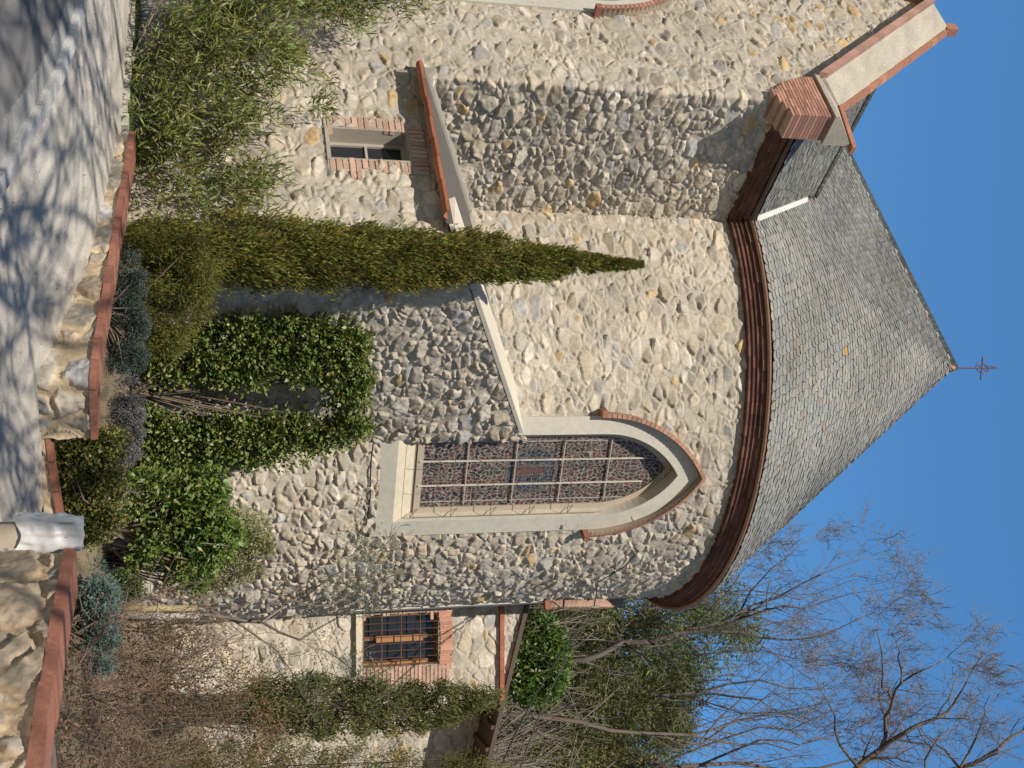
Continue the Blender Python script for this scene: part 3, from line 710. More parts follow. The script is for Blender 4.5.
fm.hexa([SRp(-.62, 8.5, .04), SRp(-.40, 8.5, .04), SRp(-.40, 5.0, .04), SRp(-.62, 5.0, .04), SRp(-.60, 8.5, .09), SRp(-.40, 8.5, .26), SRp(-.40, 5.0, .26), SRp(-.60, 5.0, .09)], (.30, .28, .24))
fm.build('mortar_fillet', M['stucco'], church)
gt = MB(); SE = Path([an(-.62, 8.62), an(-4.24, 8.62)], 0)
u = 0.
while u < 3.6:
    g = rnd.uniform(.85, 1.2); gutter(SE, u, min(u + .50, 3.62), .10 + rnd.uniform(-.01, .01), 5.40 + rnd.uniform(-.01, .01), .095, (.40 * g, .155 * g, .09 * g), .2); u += .485
gt.build('tile_gutter', M['brick'], church)
def rect_window(F, u0, u1, v0, v1, parent, name, label, depth=.31):
    win = bpy.data.objects.new(name, None); link(win, parent)
    if label: win['label'] = label
    return win
SF = S.F()
win = rect_window(SF, 0, 0, 0, 0, church, 'small_window', 'small rectangular window with brick edging in the sacristy')
rv = MB(); c = (.36, .33, .28)
a, b_, c0, c1, dp = sw_u0 + .03, sw_u1 - .03, sw_v0 + .03, sw_v1 - .03, -.32
rv.box(SF, a - .06, a, c0 - .06, c1 + .06, dp, .045, c); rv.box(SF, b_, b_ + .05, c0 - .06, c1 + .06, dp, .045, c)
rv.box(SF, a, b_, c1, c1 + .06, dp, .046, c); rv.box(SF, a, b_, c0 - .06, c0, dp, .05, (.40, .37, .31))
rv.build('reveal', M['stucco'], win)
pf = MB(); c = (.40, .37, .32); m_ = (c0 + c1) / 2
pf.box(SF, a, a + .06, c0, c1, dp + .02, dp + .07, c); pf.box(SF, b_ - .05, b_, c0, c1, dp + .02, dp + .07, c)
pf.box(SF, a + .06, b_ - .05, c0, c0 + .05, dp + .02, dp + .07, c); pf.box(SF, a + .06, b_ - .05, c1 - .05, c1, dp + .02, dp + .07, c); pf.box(SF, a + .06, b_ - .05, m_ - .02, m_ + .02, dp + .02, dp + .065, c)
pf.build('frame', M['plain'], win)
pn = MB(); pn.box(SF, a + .01, b_ - .01, c0 + .01, c1 - .01, dp + .0, dp + .03); pn.build('pane', M['pane'], win)
bs = MB(); rnd = random.Random(12)
def bricks_v(F, bs, u0, u1, v0, v1, n, dd, pale=1., lens=None):      # soldier bricks standing side by side along u
    for i in range(n):
        g = rnd.uniform(.8, 1.2); x0 = u0 + (u1 - u0) * i / n; x1 = u0 + (u1 - u0) * (i + .78) / n; e = rnd.uniform(-.02, .03)
        bs.box(F, x0, x1, v0, v1 + e, -.02, dd + rnd.uniform(-.006, .006), (.47 * g * pale, .33 * g, .26 * g))
def bricks_h(F, bs, u0, u1, v0, v1, n, dd):
    for i in range(n):
        g = rnd.uniform(.8, 1.2); y0 = v0 + (v1 - v0) * i / n; y1 = v0 + (v1 - v0) * (i + .74) / n
        e0 = rnd.uniform(-.03, .03); e1 = rnd.uniform(-.04, .05)
        if rnd.random() < .12: e1 += .16
        bs.box(F, u0 + e0, u1 + e1, y0, y1, -.02, dd + rnd.uniform(-.006, .006), (.49 * g, .33 * g, .25 * g))
bs.box(SF, sw_u0 - .26, sw_u1 + .24, sw_v0 - .03, sw_v1 + .24, -.03, .036, (.47, .41, .33))
bs2 = MB()
bricks_h(SF, bs2, sw_u1 + .0, sw_u1 + .24, sw_v0, sw_v1 + .02, 13, .052); bricks_h(SF, bs2, sw_u0 - .25, sw_u0 + .0, sw_v0 + .02, sw_v1 + .02, 13, .050)
bricks_v(SF, bs2, sw_u0 - .1, sw_u1 + .20, sw_v1 + .02, sw_v1 + .24, 11, .054)
# mortar bed frame (four strips, hole in the middle)
bs = MB()
mc = (.47, .41, .33)
bs.box(SF, sw_u0 - .27, sw_u0 - .03, sw_v0 - .03, sw_v1 + .25, -.03, .036, mc); bs.box(SF, sw_u1 + .03, sw_u1 + .26, sw_v0 - .03, sw_v1 + .25, -.03, .036, mc); bs.box(SF, sw_u0 - .03, sw_u1 + .03, sw_v1 + .03, sw_v1 + .25, -.03, .036, mc)
n0 = len(bs.v); bs.v += bs2.v; bs.c += bs2.c; bs.f += [tuple(i + n0 for i in f) for f in bs2.f]
bs.build('brick_surround', M['brick'], win)

# ------------------------------------------------------------------ annex behind the apse
annex = thing('annex_building', 'low rubble-stone annex with sloping roof and barred window', 'building', (6.2, 27.2, .8))
YB = 27.0
B = Path([(3.0, YB), (7.42, YB), (7.42, YB + 1.2), (13.5, YB + 1.2)], u0=0, fillet=.06)
wx0, wx1, wz0, wz1 = 5.20 - 3, 6.42 - 3, 5.42, 7.20
def verge_z(x): return 9.36 - .262 * (x - 5.05)
def keepB(u, v):
    x = np.interp(u, B.u, B.p[:, 0]); y = np.interp(u, B.u, B.p[:, 1])
    return (v < verge_z(x) - .05 - .0 * (y - YB)) & ~((u > wx0) & (u < wx1) & (v > wz0) & (v < wz1))
stone_wall('wall', B, 0, 11.5, .4, 9.9, annex, keepB, seed=37, relief=.035, flush=.22, cw=.22, ch=.16, hfun=lambda u, v, H: H)
BF = B.F()
rf = MB()
for (xa, xb, y0, y1) in ((4.2, 14.0, YB - .12, YB + 6),):
    rf.hexa([(xa, y0, verge_z(xa) - .10), (xb, y0, verge_z(xb) - .10), (xb, y1, verge_z(xb) - .10), (xa, y1, verge_z(xa) - .10), (xa, y0, verge_z(xa)), (xb, y0, verge_z(xb)), (xb, y1, verge_z(xb)), (xa, y1, verge_z(xa))], (.10, .07, .055))
for k in range(19):
    x_ = 4.4 + k * .5; rf.box(lambda u, v, d: (u, d, v + verge_z(u)), x_, x_ + .09, -.19, -.10, YB - .1, YB + 1.15, (.12, .07, .05)) if x_ > 7.5 else None
rf.build('roof', M['plain'], annex)
stc = MB(); x_ = 0.
while x_ < 4.35:
    g = rnd.uniform(.7, 1.15); stc.box(BF, 1.2 + x_, min(1.2 + x_ + .30, 4.40), 8.62, 8.72, -.02, .13, (.42 * g, .15 * g, .10 * g)) if 1.2 + x_ < 4.4 else None; x_ += .305
stc.build('string_course', M['brick'], annex)
win = rect_window(BF, 0, 0, 0, 0, annex, 'barred_window', None)
bs = MB(); mc = (.50, .43, .34)
bs.box(BF, wx1 + .03, wx1 + .55, wz0 - .05, wz1 + .34, -.03, .034, mc); bs.box(BF, wx0 - .5, wx0 - .03, wz0 - .05, wz1 + .34, -.03, .034, mc); bs.box(BF, wx0 - .03, wx1 + .03, wz1 + .03, wz1 + .34, -.03, .034, mc)
bs.box(BF, wx0 - .15, wx1 + .15, wz0 - .14, wz0, -.25, .14, (.62, .55, .43))
n_ = 13
for i in range(n_):  # segmental brick arch
    t0 = i / n_; t1 = (i + .8) / n_; U0 = wx0 - .08 + (wx1 - wx0 + .2) * t0; U1 = wx0 - .08 + (wx1 - wx0 + .2) * t1
    r0 = .06 * (1 - (2 * t0 - 1) ** 2); g = rnd.uniform(.8, 1.15)
    bs.hexa([BF(U0, wz1 - .03 + r0, -.1), BF(U1, wz1 - .03 + r0, -.1), BF(U1, wz1 - .03 + r0, .06), BF(U0, wz1 - .03 + r0, .06), BF(U0 + .02 * (2 * t0 - 1), wz1 + .26 + r0, -.1), BF(U1 + .02 * (2 * t1 - 1), wz1 + .26 + r0, -.1), BF(U1 + .02 * (2 * t1 - 1), wz1 + .26 + r0, .06), BF(U0 + .02 * (2 * t0 - 1), wz1 + .26 + r0, .06)], (.55 * g, .27 * g, .18 * g))
bricks_h(BF, bs, wx1 + .0, wx1 + .42, wz0 + .02, wz1 + .25, 22, .06); bricks_h(BF, bs, wx0 - .40, wx0, wz0 + .02, wz1 + .25, 22, .06)
bs.build('brick_surround', M['brick'], win)
rv = MB(); c = (.30, .20, .12)
rv.box(BF, wx0 - .02, wx0 + .015, wz0, wz1, -.3, .03, (.38, .32, .25)); rv.box(BF, wx1 - .015, wx1 + .02, wz0, wz1, -.3, .03, (.38, .32, .25)); rv.box(BF, wx0, wx1, wz1 - .02, wz1 + .05, -.3, .03, (.38, .32, .25))
rv.build('reveal', M['stucco'], win)
pf = MB(); c = (.22, .12, .06)
for x_ in (wx0 + .02, (wx0 + wx1) / 2 - .05, wx1 - .10): pf.box(BF, x_, x_ + .085, wz0, wz1 - .02, -.24, -.18, c)
pf.box(BF, wx0 + .11, wx1 - .10, wz0, wz0 + .08, -.24, -.19, c); pf.box(BF, wx0 + .11, wx1 - .10, wz1 - .1, wz1 - .02, -.24, -.19, c)
pf.build('frame', M['plain'], win)
pn = MB(); pn.box(BF, wx0 + .01, wx1 - .01, wz0 + .01, wz1 - .02, -.27, -.23); pn.build('pane', M['pane'], win)
sh = MB(); pf_c = (.36, .19, .08)
sh.box(BF, (wx0 + wx1) / 2 - .07, (wx0 + wx1) / 2 + .07, wz0 + .35, wz1 - .35, -.17, -.10, pf_c); sh.box(BF, wx1 - .09, wx1 - .02, wz0 + .05, wz1 - .3, -.17, -.06, pf_c)
sh.build('casement', M['plain'], win)
gr = MB(); c = (.13, .06, .045)
for k in range(8): x_ = wx0 + .06 + k * (wx1 - wx0 - .12) / 7; gr.tube([BF(x_, wz0 - .02, .04), BF(x_, wz1, .04)], .010, 5, c)
for k in range(3): z_ = wz0 + .45 + k * .44; gr.tube([BF(wx0, z_, .045), BF(wx1, z_, .045)], .014, 5, c)
gr.build('grille', M['metal'], win)

# ------------------------------------------------------------------ garden walls with terracotta coping
PALG = np.array([[.47, .43, .37], [.42, .38, .32], [.50, .42, .32], [.36, .36, .37], [.44, .36, .27]]); PWG = np.array([.3, .25, .2, .15, .1])
def garden_wall(pts, zt, zb, name, label, thick, cop_h, seed, ov=.05, mort=(.52, .42, .29), cw=.32, ch=.24, relief=.055, endcap=True, slab=.33, cc=(.31, .135, .09)):
    p = Path(pts, 0, fillet=.10) if len(pts) > 2 else Path(pts, 0)
    q0 = p.xyz(np.array([p.u[-1] / 2]), np.array([0.]), 0)[0]
    t = thing(name, label, 'wall', (float(q0[0]), float(q0[1]), 0))
    us = np.array([a for a, b in zt]) * p.u[-1]; zs = np.array([b for a, b in zt]); top = lambda u: np.interp(u, us, zs)
    L = p.u[-1]; res = .014; nu = int(L / res); nv = 64
    u = np.linspace(0, L, nu); v = np.linspace(0, 1, nv); UU, VV = np.meshgrid(u, v, indexing='ij')
    ZZ = zb + (top(UU) - cop_h - zb) * VV
    H, col = rubble(UU, ZZ, seed, cw=cw, ch=ch, relief=relief, mortar=mort, pal=PALG, palw=PWG, mw=.025, flush=.1); H = H + .009 * fbm(UU * 22, ZZ * 22, seed + 5, 4); col = col * (1 + .25 * fbm(UU * 26, ZZ * 26, seed + 6, 3))[..., None]
    xyz = p.xyz(UU.ravel(), ZZ.ravel(), H.ravel()); idx = np.arange(nu * nv).reshape(nu, nv)
    f = np.stack([idx[:-1, :-1], idx[1:, :-1], idx[1:, 1:], idx[:-1, 1:]], -1).reshape(-1, 4)
    # body block behind the face
    o = mesh_obj('stonework', xyz, f, M['stone'], t, col=col.reshape(-1, 3), smooth=True)
    core = MB(); 
    for i in range(nu // 8):
        a, b = L * i / (nu // 8), L * (i + 1) / (nu // 8)
        F = lambda uu_, vv_, dd_: tuple(p.xyz(np.array(uu_), np.array(vv_), dd_))
        za, zb_ = top(a) - cop_h, top(b) - cop_h
        core.hexa([F(a, zb, -thick), F(b, zb, -thick), F(b, zb, .004), F(a, zb, .004), F(a, za, -thick), F(b, zb_, -thick), F(b, zb_, .004), F(a, za, .004)], mort)
    core.build('core', M['stone'], t)
    cm = MB(); rn = random.Random(seed); uu_ = -.0
    while uu_ < L - .05:
        e = min(uu_ + slab, L + .03); g = rn.uniform(.82, 1.12); c = (cc[0] * g, cc[1] * g, cc[2] * g); dz = rn.uniform(-.008, .008)
        k = 2
        for j in range(k):
            a = uu_ + (e - uu_) * j / k + (.006 if j == 0 else 0); b = uu_ + (e - uu_) * (j + 1) / k - (.006 if j == k - 1 else 0)
            za, zb_ = float(top(a)), float(top(b))
            cm.hexa([F(a, za - cop_h + dz, -thick - .02), F(b, zb_ - cop_h + dz, -thick - .02), F(b, zb_ - cop_h + dz, ov), F(a, za - cop_h + dz, ov), F(a, za + dz, -thick - .02), F(b, zb_ + dz, -thick - .02), F(b, zb_ + dz, ov - .008), F(a, za + dz, ov - .008)], c)
        uu_ = e
    cm.build('coping', M['brick'], t)
    return t
garden_wall(WL[1:], [(0, .94), (.30, .84), (.51, .78), (.80, .69), (1, .67)], -.1, 'garden_wall', 'low rubble wall with red tile coping in front of the cypress', .36, .075, 51, ov=.06)
garden_wall(WM, [(0, .17), (1, .30)], -.1, 'garden_wall', 'lowest brick-topped wall segment in front of the green hedge', .14, .06, 55, cw=.2, ch=.1)
garden_wall(WR, [(0, .80), (1, .80)], -.2, 'garden_wall', 'tall rubble wall with red tile coping nearest the viewer', .30, .085, 57, ov=.05, mort=(.56, .43, .28), cw=.27, ch=.20, relief=.045, slab=.42)

# plastic bag pulled over the end post of the wall
sack = thing('wrapped_post', 'post wrapped in crumpled white plastic at the end of the wall', 'post', (1.14, 9.75, 0))
ps = MB(); ps.box(lambda u, v, d: (1.14 + u, 9.75 + d, v), -.09, .09, -.05, .78, -.09, .09, (.42, .36, .28)); ps.build('post', M['stucco'], sack)
vs = []; nz, na = 34, 60
for i in range(nz):
    t = i / (nz - 1); z = .36 + .46 * min(1, t / .82) if t < .82 else .82; sh_ = 1 if t < .82 else 1 - (t - .82) / .18
    for j in range(na):
        a = 2 * PI * j / na; rr_ = (.128 + .03 * (1 - t)) * sh_
        sq = (abs(math.cos(a)) ** 5 + abs(math.sin(a)) ** 5) ** (-.2)
        fold = 1 + .07 * math.sin(a * 7 + 3 * t) + .05 * math.sin(a * 13 - 5 * t) + .24 * float(fbm(np.array([a * 2.2]), np.array([t * 7.]), 4, 3)[0])
        vs.append((1.14 + rr_ * sq * fold * math.cos(a) * .93, 9.75 + rr_ * sq * fold * math.sin(a) * .8, z + .02 * math.sin(a * 3) * (sh_ if t > .1 else 1.5) + .02 * (a > 3)))
fs = []
for i in range(nz - 1):
    for j in range(na): fs.append((i * na + j, i * na + (j + 1) % na, (i + 1) * na + (j + 1) % na, (i + 1) * na + j))
fs.append(tuple((nz - 1) * na + j for j in range(na)))
mesh_obj('plastic_sheet', vs, fs, M['sheet'], sack, smooth=True)

# ------------------------------------------------------------------ vegetation
rs = np.random.RandomState(5)
def leaf_mesh(name, pts, dirs, nrm, ln, wd, cols, mat, parent, fold=.15):
    """pts base, dirs along the leaf, nrm rough normal; diamond leaf of 4 verts"""
    n = len(pts); dirs = dirs / (np.linalg.norm(dirs, axis=1)[:, None] + 1e-9)
    side = np.cross(dirs, nrm); side /= (np.linalg.norm(side, axis=1)[:, None] + 1e-9)
    up = np.cross(side, dirs)
    ln = np.broadcast_to(ln, (n,))[:, None]; wd = np.broadcast_to(wd, (n,))[:, None]
    p0 = pts; p1 = pts + dirs * ln * .45 + side * wd * .5 + up * wd * fold; p2 = pts + dirs * ln; p3 = pts + dirs * ln * .45 - side * wd * .5 + up * wd * fold
    V_ = np.stack([p0, p1, p2, p3], 1).reshape(-1, 3); f = np.arange(n * 4).reshape(n, 4)
    return mesh_obj(name, V_, f, mat, parent, col=np.repeat(cols, 4, 0))
def rdir(n): d = rs.normal(size=(n, 3)); return d / np.linalg.norm(d, axis=1)[:, None]
def lc(n, base, var=.3, alt=None, pa=.1):
    c = np.array(base)[None] * (1 + var * (rs.rand(n, 1) - .5) * 2) * (1 + .12 * rs.normal(size=(n, 3)))
    if alt is not None:
        m = rs.rand(n) < pa; c[m] = np.array(alt)[None] * (1 + .3 * (rs.rand(m.sum(), 1) - .5))
    return np.clip(c, .003, .9)
def clumps(centers, radii, per, squash=1.):
    c = np.repeat(centers, per, 0); r = np.repeat(radii, per)[:, None]
    d = rdir(len(c)); q = rs.rand(len(c), 1) ** .45; off = d * r * q; off[:, 2] *= squash
    return c + off, d
class Branches:
    def __init__(s): s.seg = []
    def grow(s, p, d, L, r, depth, spread=.6, nk=(2, 3), up=.1, ratio=.74, wob=.18, minr=.004):
        steps = 3 if depth > 1 else 2; q = p
        for i in range(steps):
            d = (d + Vector(rs.normal(size=3)) * wob + Vector((0, 0, up))).normalized(); e = q + d * (L / steps); r2 = max(minr, r * (1 - .28 * (i + 1) / steps))
            s.seg.append((q, e, max(minr, r * (1 - .28 * i / steps)), r2)); q = e
            if depth > 0 and i < steps - 1 and rs.rand() < .75:
                dd = (d + Vector(rs.normal(size=3)) * spread * .9).normalized(); s.grow(q, dd, L * ratio * .8, r2 * .5, depth - 1, spread, nk, up, ratio, wob, minr)
        if depth > 0:
            for k in range(rs.randint(nk[0], nk[1] + 1)):
                dd = (d + Vector(rs.normal(size=3)) * spread).normalized(); s.grow(q, dd, L * ratio * rs.uniform(.75, 1.15), r2 * .7, depth - 1, spread, nk, up, ratio, wob, minr)
    def limb(s, pts, r0, r1, depth=3, every=1, L=1.2, spread=.7, **kw):
        n = len(pts)
        for i in range(n - 1):
            a = r0 + (r1 - r0) * i / (n - 1); b = r0 + (r1 - r0) * (i + 1) / (n - 1); m = (pts[i] + pts[i + 1]) / 2 + Vector(rs.normal(size=3)) * (pts[i + 1] - pts[i]).length * .05
            s.seg.append((pts[i], m, a, (a + b) / 2)); s.seg.append((m, pts[i + 1], (a + b) / 2, b))
            d = (pts[i + 1] - pts[i]).normalized()
            if depth > 0 and i >= 1 - (every == 0):
                for _ in range(2):
                    dd = (d * .7 + Vector(rs.normal(size=3)) * spread).normalized(); s.grow(pts[i] if _ else m, dd, L, b * .5, depth - 1, **kw)
        if depth > 0:
            for _ in range(2): s.grow(pts[-1], ((pts[-1] - pts[-2]).normalized() + Vector(rs.normal(size=3)) * .3).normalized(), L, r1 * .8, depth, **kw)
    def build(s, name, parent, col=(.16, .13, .11), mat=None, tipcol=None):
        n = len(s.seg); p0 = np.array([tuple(q[0]) for q in s.seg]); p1 = np.array([tuple(q[1]) for q in s.seg]); r0 = np.array([q[2] for q in s.seg]); r1 = np.array([q[3] for q in s.seg])
        t = p1 - p0; t /= np.linalg.norm(t, axis=1)[:, None] + 1e-9; ref = np.where(np.abs(t[:, 2:3]) > .9, np.array([[1., 0, 0]]), np.array([[0, 0, 1.]]))
        a = np.cross(t, ref); a /= np.linalg.norm(a, axis=1)[:, None]; b = np.cross(t, a)
        big = r0.max() > .06; vs = []; fs = []; cs = []; base = 0
        for k, sel in ((7, r0 > .03), (4, (r0 <= .03) & (r0 > .011)), (3, r0 <= .011)):
            m = sel.sum()
            if not m: continue
            rings = []
            for j in range(k):
                an_ = 2 * PI * j / k; o = a[sel] * math.cos(an_) + b[sel] * math.sin(an_)
                rings.append((p0[sel] - t[sel] * r0[sel][:, None] * .3 + o * r0[sel][:, None], p1[sel] + o * r1[sel][:, None]))
            V_ = np.stack([q[0] for q in rings] + [q[1] for q in rings], 1).reshape(-1, 3)
            F_ = np.stack([np.stack([np.full(m, j), np.full(m, (j + 1) % k), np.full(m, k + (j + 1) % k), np.full(m, k + j)], 1) + (np.arange(m) * 2 * k)[:, None] for j in range(k)], 1).reshape(-1, 4) + base
            base += len(V_); vs.append(V_); fs.append(F_)
            cc = np.array(col) * (1 + .2 * rs.normal(size=(m, 1))).clip(.6, 1.4)
            if tipcol is not None: wgt = np.clip(1 - r0[sel] / .03, 0, 1)[:, None]; cc = cc * (1 - wgt) + np.array(tipcol) * wgt
            cs.append(np.repeat(cc, 2 * k, 0))
        return mesh_obj(name, np.vstack(vs), np.vstack(fs), mat or M['bark'], parent, col=np.vstack(cs))
def tv(v): return np.array(tuple(v))
# --- cypress
cy = Vector((-1.87, 17.55, zg(-1.87, 17.55)))
t = thing('cypress_tree', 'tall narrow cypress in front of the church corner', 'tree', cy)
H = 8.45 - cy.z
br = Branches(); br.limb([cy, cy + Vector((.02, 0, 2)), cy + Vector((0, 0, 4.5)), cy + Vector((0, 0, H - .3))], .11, .015, 0); 
def cyp_r(q): return np.interp(q, [0, .04, .12, .3, .5, .62, .75, .88, 1.], [.30, .46, .53, .53, .47, .38, .28, .14, .012])
nc = 820; q = rs.rand(nc); ang = rs.rand(nc) * 2 * PI; rad = cyp_r(q) * (.50 + .42 * rs.rand(nc)) * (1 + .5 * fbm(ang * 1.3, q * 16, 3, 2)) 
cen = np.stack([cy.x + rad * np.cos(ang), cy.y + rad * np.sin(ang), cy.z + q * H], 1)
per = 110; c = np.repeat(cen, per, 0); hs_ = np.repeat(np.clip(cyp_r(q) * .38, .03, .15), per)[:, None]
off = rdir(nc * per) * (rs.rand(nc * per, 1) ** .4) * hs_ * np.array([[.9, .9, 1.6]]) * np.where(rs.rand(nc * per, 1) < .06, 2.0, 1.)
pts = c + off; keep_ = pts[:, 2] < cy.z + H; pts = pts[keep_]
n = len(pts); outw = pts - np.array([[cy.x, cy.y, 0]]); outw[:, 2] = 0; outw /= np.linalg.norm(outw, axis=1)[:, None] + 1e-6
d = outw * .4 + rdir(n) * .5 + np.array([[0, 0, .9]])
tone = np.repeat(.45 + 1.0 * rs.rand(nc), per)[keep_][:, None]
leaf_mesh('foliage', pts, d, rdir(n), .05 + .045 * rs.rand(n), .022, lc(n, (.155, .16, .034), .4, (.22, .15, .04), .12) * tone, M['leaf_dull'], t)
br.build('trunk', t, (.16, .12, .09))
br = None
def shrub(name, label, cat, base, clumpc, clumpr, per, ln, wd, col, mat='leaf', alt=None, pa=.1, dirbias=(0, 0, .3), outb=.5, stems=True, squash=1., stemcol=(.14, .11, .08), group=None, tonev=.4, stemr=.012, fold=.15):
    base = Vector(base); t = thing(name, label, cat, base, group)
    cen = np.array(clumpc, float); r = np.array(clumpr, float) if hasattr(clumpr, '__len__') else np.full(len(cen), clumpr)
    pts, dd = clumps(cen, r * (.7 + .6 * rs.rand(len(r))), per, squash); n = len(pts); ms = rs.rand(n) < .05; pts[ms] += dd[ms] * np.repeat(r, per)[ms][:, None] * .8 * rs.rand(ms.sum(), 1)
    d = dd * outb + rdir(n) * (1 - outb * .5) + np.array([dirbias])
    tone = np.repeat(1 - tonev / 2 + tonev * rs.rand(len(cen)), per)[:, None]
    leaf_mesh('foliage', pts, d, rdir(n) * .6 + np.array([[-.2, -.5, .8]]), ln * (.5 + .9 * rs.rand(n)), wd * (.7 + .6 * rs.rand(n)), lc(n, col, .42, alt, pa) * tone, M[mat], t, fold)
    if stems:
        b = Branches()
        for cc in cen[::max(1, len(cen) // 34)]:
            e = Vector(cc); m = base.lerp(e, .5) + Vector(rs.normal(size=3)) * .08 - Vector((0, 0, .1 * (e - base).length * .3)); s0 = base + Vector((rs.uniform(-.12, .12), rs.uniform(-.12, .12), 0))
            b.seg.append((s0, m, stemr * 1.3, stemr)); b.seg.append((m, e, stemr, stemr * .4))
        b.build('stem', t, stemcol)
    return t
def vol(U0, U1, V0, V1, y, thick, n, shape=None):
    """random clump centres filling an outline seen from the path, with true depth"""
    out = []
    while len(out) < n:
        U = rs.uniform(U0, U1); V = rs.uniform(V0, V1)
        if shape is None or shape(U, V): out.append(tuple(at(U, V, y + rs.uniform(-thick, thick))))
    return out
# --- oleander at the facade
def ole(U, V):
    top = np.interp(U, [-80, -30, 0, 25, 60, 80, 100, 120, 150, 180, 200, 220], [400, 430, 400, 330, 300, 345, 340, 280, 250, 300, 260, 200])
    bot = np.interp(U, [-80, 35, 75, 130, 215], [172, 165, 134, 126, 140])
    k = bot < V < top
    if V > 240: k = k and (math.sin(U * .11 + 1.0) + math.sin(V * .05 + U * .03) > -.9)
    if V > bot + 70 and rs.rand() < (V - 180) / 420: k = False
    return k
shrub('oleander_shrub', 'big loose oleander with long narrow leaves against the bright facade', 'shrub', (-4.6, 18.1, zg(-4.6, 18.1)), vol(-80, 218, 128, 430, 18.2, .65, 360, ole), .27, 50, .17, .026, (.15, .175, .045), 'leaf', (.22, .22, .05), .10, (0, 0, .45), .55, stemr=.011, tonev=.6, stemcol=(.25, .21, .16))
def ole2(U, V): return (V < np.interp(U, [-60, 0, 20, 30], [450, 440, 400, 330])) and (V > 330)
shrub('oleander_shrub', 'upper oleander branches reaching towards the tall leaded window', 'shrub', (-6.4, 18.7, zg(-6.4, 18.7)), vol(-90, 22, 260, 440, 18.8, .5, 90, ole2), .24, 45, .16, .024, (.15, .175, .045), 'leaf', (.2, .2, .05), .1, (0, 0, .45), .5, stemr=.011)
# --- ivy on the sacristy wall
def ivy(U, V):
    if V > 368 + 6 * math.sin(U * .3): return False
    right = np.interp(V, [125, 200, 300, 368], [478, 472, 460, 435]); left = np.interp(V, [125, 210, 225, 330, 368], [345, 330, 318, 316, 330])
    if not (left < U < right): return False
    if 383 < U < 417 and 150 < V < 334: return False
    if 350 < U < 400 and V < 150: return False
    return True
def ivy_pt(U, V):
    y = np.interp(U, [318, 395, 470], [19.1, 19.8, 20.4]); return y
ic = []
while len(ic) < 1150:
    U = rs.uniform(315, 480); V = rs.uniform(120, 370)
    if ivy(U, V): ic.append(tuple(at(U, V, float(ivy_pt(U, V)) + rs.uniform(-.22, .35))))
shrub('climbing_ivy', 'glossy green ivy trained in an arch over the sacristy wall', 'climbing plant', (.1, 19.7, zg(.1, 19.7)), ic, .17, 34, .085, .055, (.14, .185, .045), 'leaf', (.32, .33, .12), .12, (-.2, -.5, -.1), .6, stemr=.014, tonev=.4)
# --- juniper between cypress and ivy
def jun(U, V): return V < np.interp(U, [235, 260, 290, 320, 350, 365], [200, 215, 218, 200, 175, 130]) and V > 122
shrub('juniper_shrub', 'feathery yellow-green juniper between the cypress and the ivy', 'shrub', (-.95, 16.9, zg(-.95, 16.9)), vol(235, 360, 120, 218, 16.9, .4, 240, jun), .14, 110, .07, .014, (.12, .125, .028), 'leaf_dull', (.17, .13, .04), .1, (.3, -.2, .6), .7, tonev=.5)
# --- glaucous mounds along the wall
def mound(name, label, cat, U0, U1, V0, V1, y, col, n=120, th=.2, ln=.035, wd=.012, per=90, r=.09, mat='leaf_dull', **kw):
    uc, vc = (U0 + U1) / 2, (V0 + V1) / 2
    ph_ = rs.rand() * 6
    sh_ = lambda U, V: ((U - uc) / ((U1 - U0) / 2)) ** 2 + ((V - vc) / ((V1 - V0) / 2)) ** 2 < 1 + .5 * math.sin(U * .16 + ph_) + .25 * math.sin(U * .4 + ph_)
    b = at(uc, V0, y); b.z = zg(b.x, b.y)
    return shrub(name, label, cat, b, vol(U0, U1, V0, V1, y, th, n, sh_), r, per, ln, wd, col, mat, None, 0, (0, 0, .3), .8, **kw)
mound('lavender_cotton', 'grey woolly mound lying right behind the left wall corner', 'shrub', 378, 462, 112, 142, 15.1, (.17, .165, .17), 90, .12, per=150, r=.07, tonev=.15, stems=False)
mound('blue_juniper', 'dark blue-green creeping juniper behind the left wall coping', 'shrub', 250, 375, 112, 146, 15.6, (.07, .095, .085), 130, .12, per=120, r=.08)
mound('blue_fescue_clump', 'pale blue-green tuft behind the nearest wall coping', 'shrub', 562, 672, 84, 117, 11.0, (.13, .19, .165), 110, .2, per=90, r=.06, tonev=.5)
mound('box_shrub', 'small round box shrub beside the wooden stake', 'shrub', 575, 612, 108, 138, 15.2, (.07, .10, .03), 60, .15, ln=.03, wd=.018, per=60)
def hed(U, V): return np.interp(U, [432, 438, 512, 535, 545], [50, 52, 60, 62, 90]) < V < np.interp(U, [432, 445, 520, 535, 545], [125, 120, 118, 105, 92])
shrub('low_hedge', 'low mixed green and yellow hedge behind the lowest wall segment', 'hedge', (1.0, 14.5, .33), vol(434, 545, 48, 122, 14.75, .35, 330, hed), .12, 48, .05, .028, (.085, .105, .022), 'leaf', (.24, .19, .05), .22, (-.1, -.3, .3), .5)
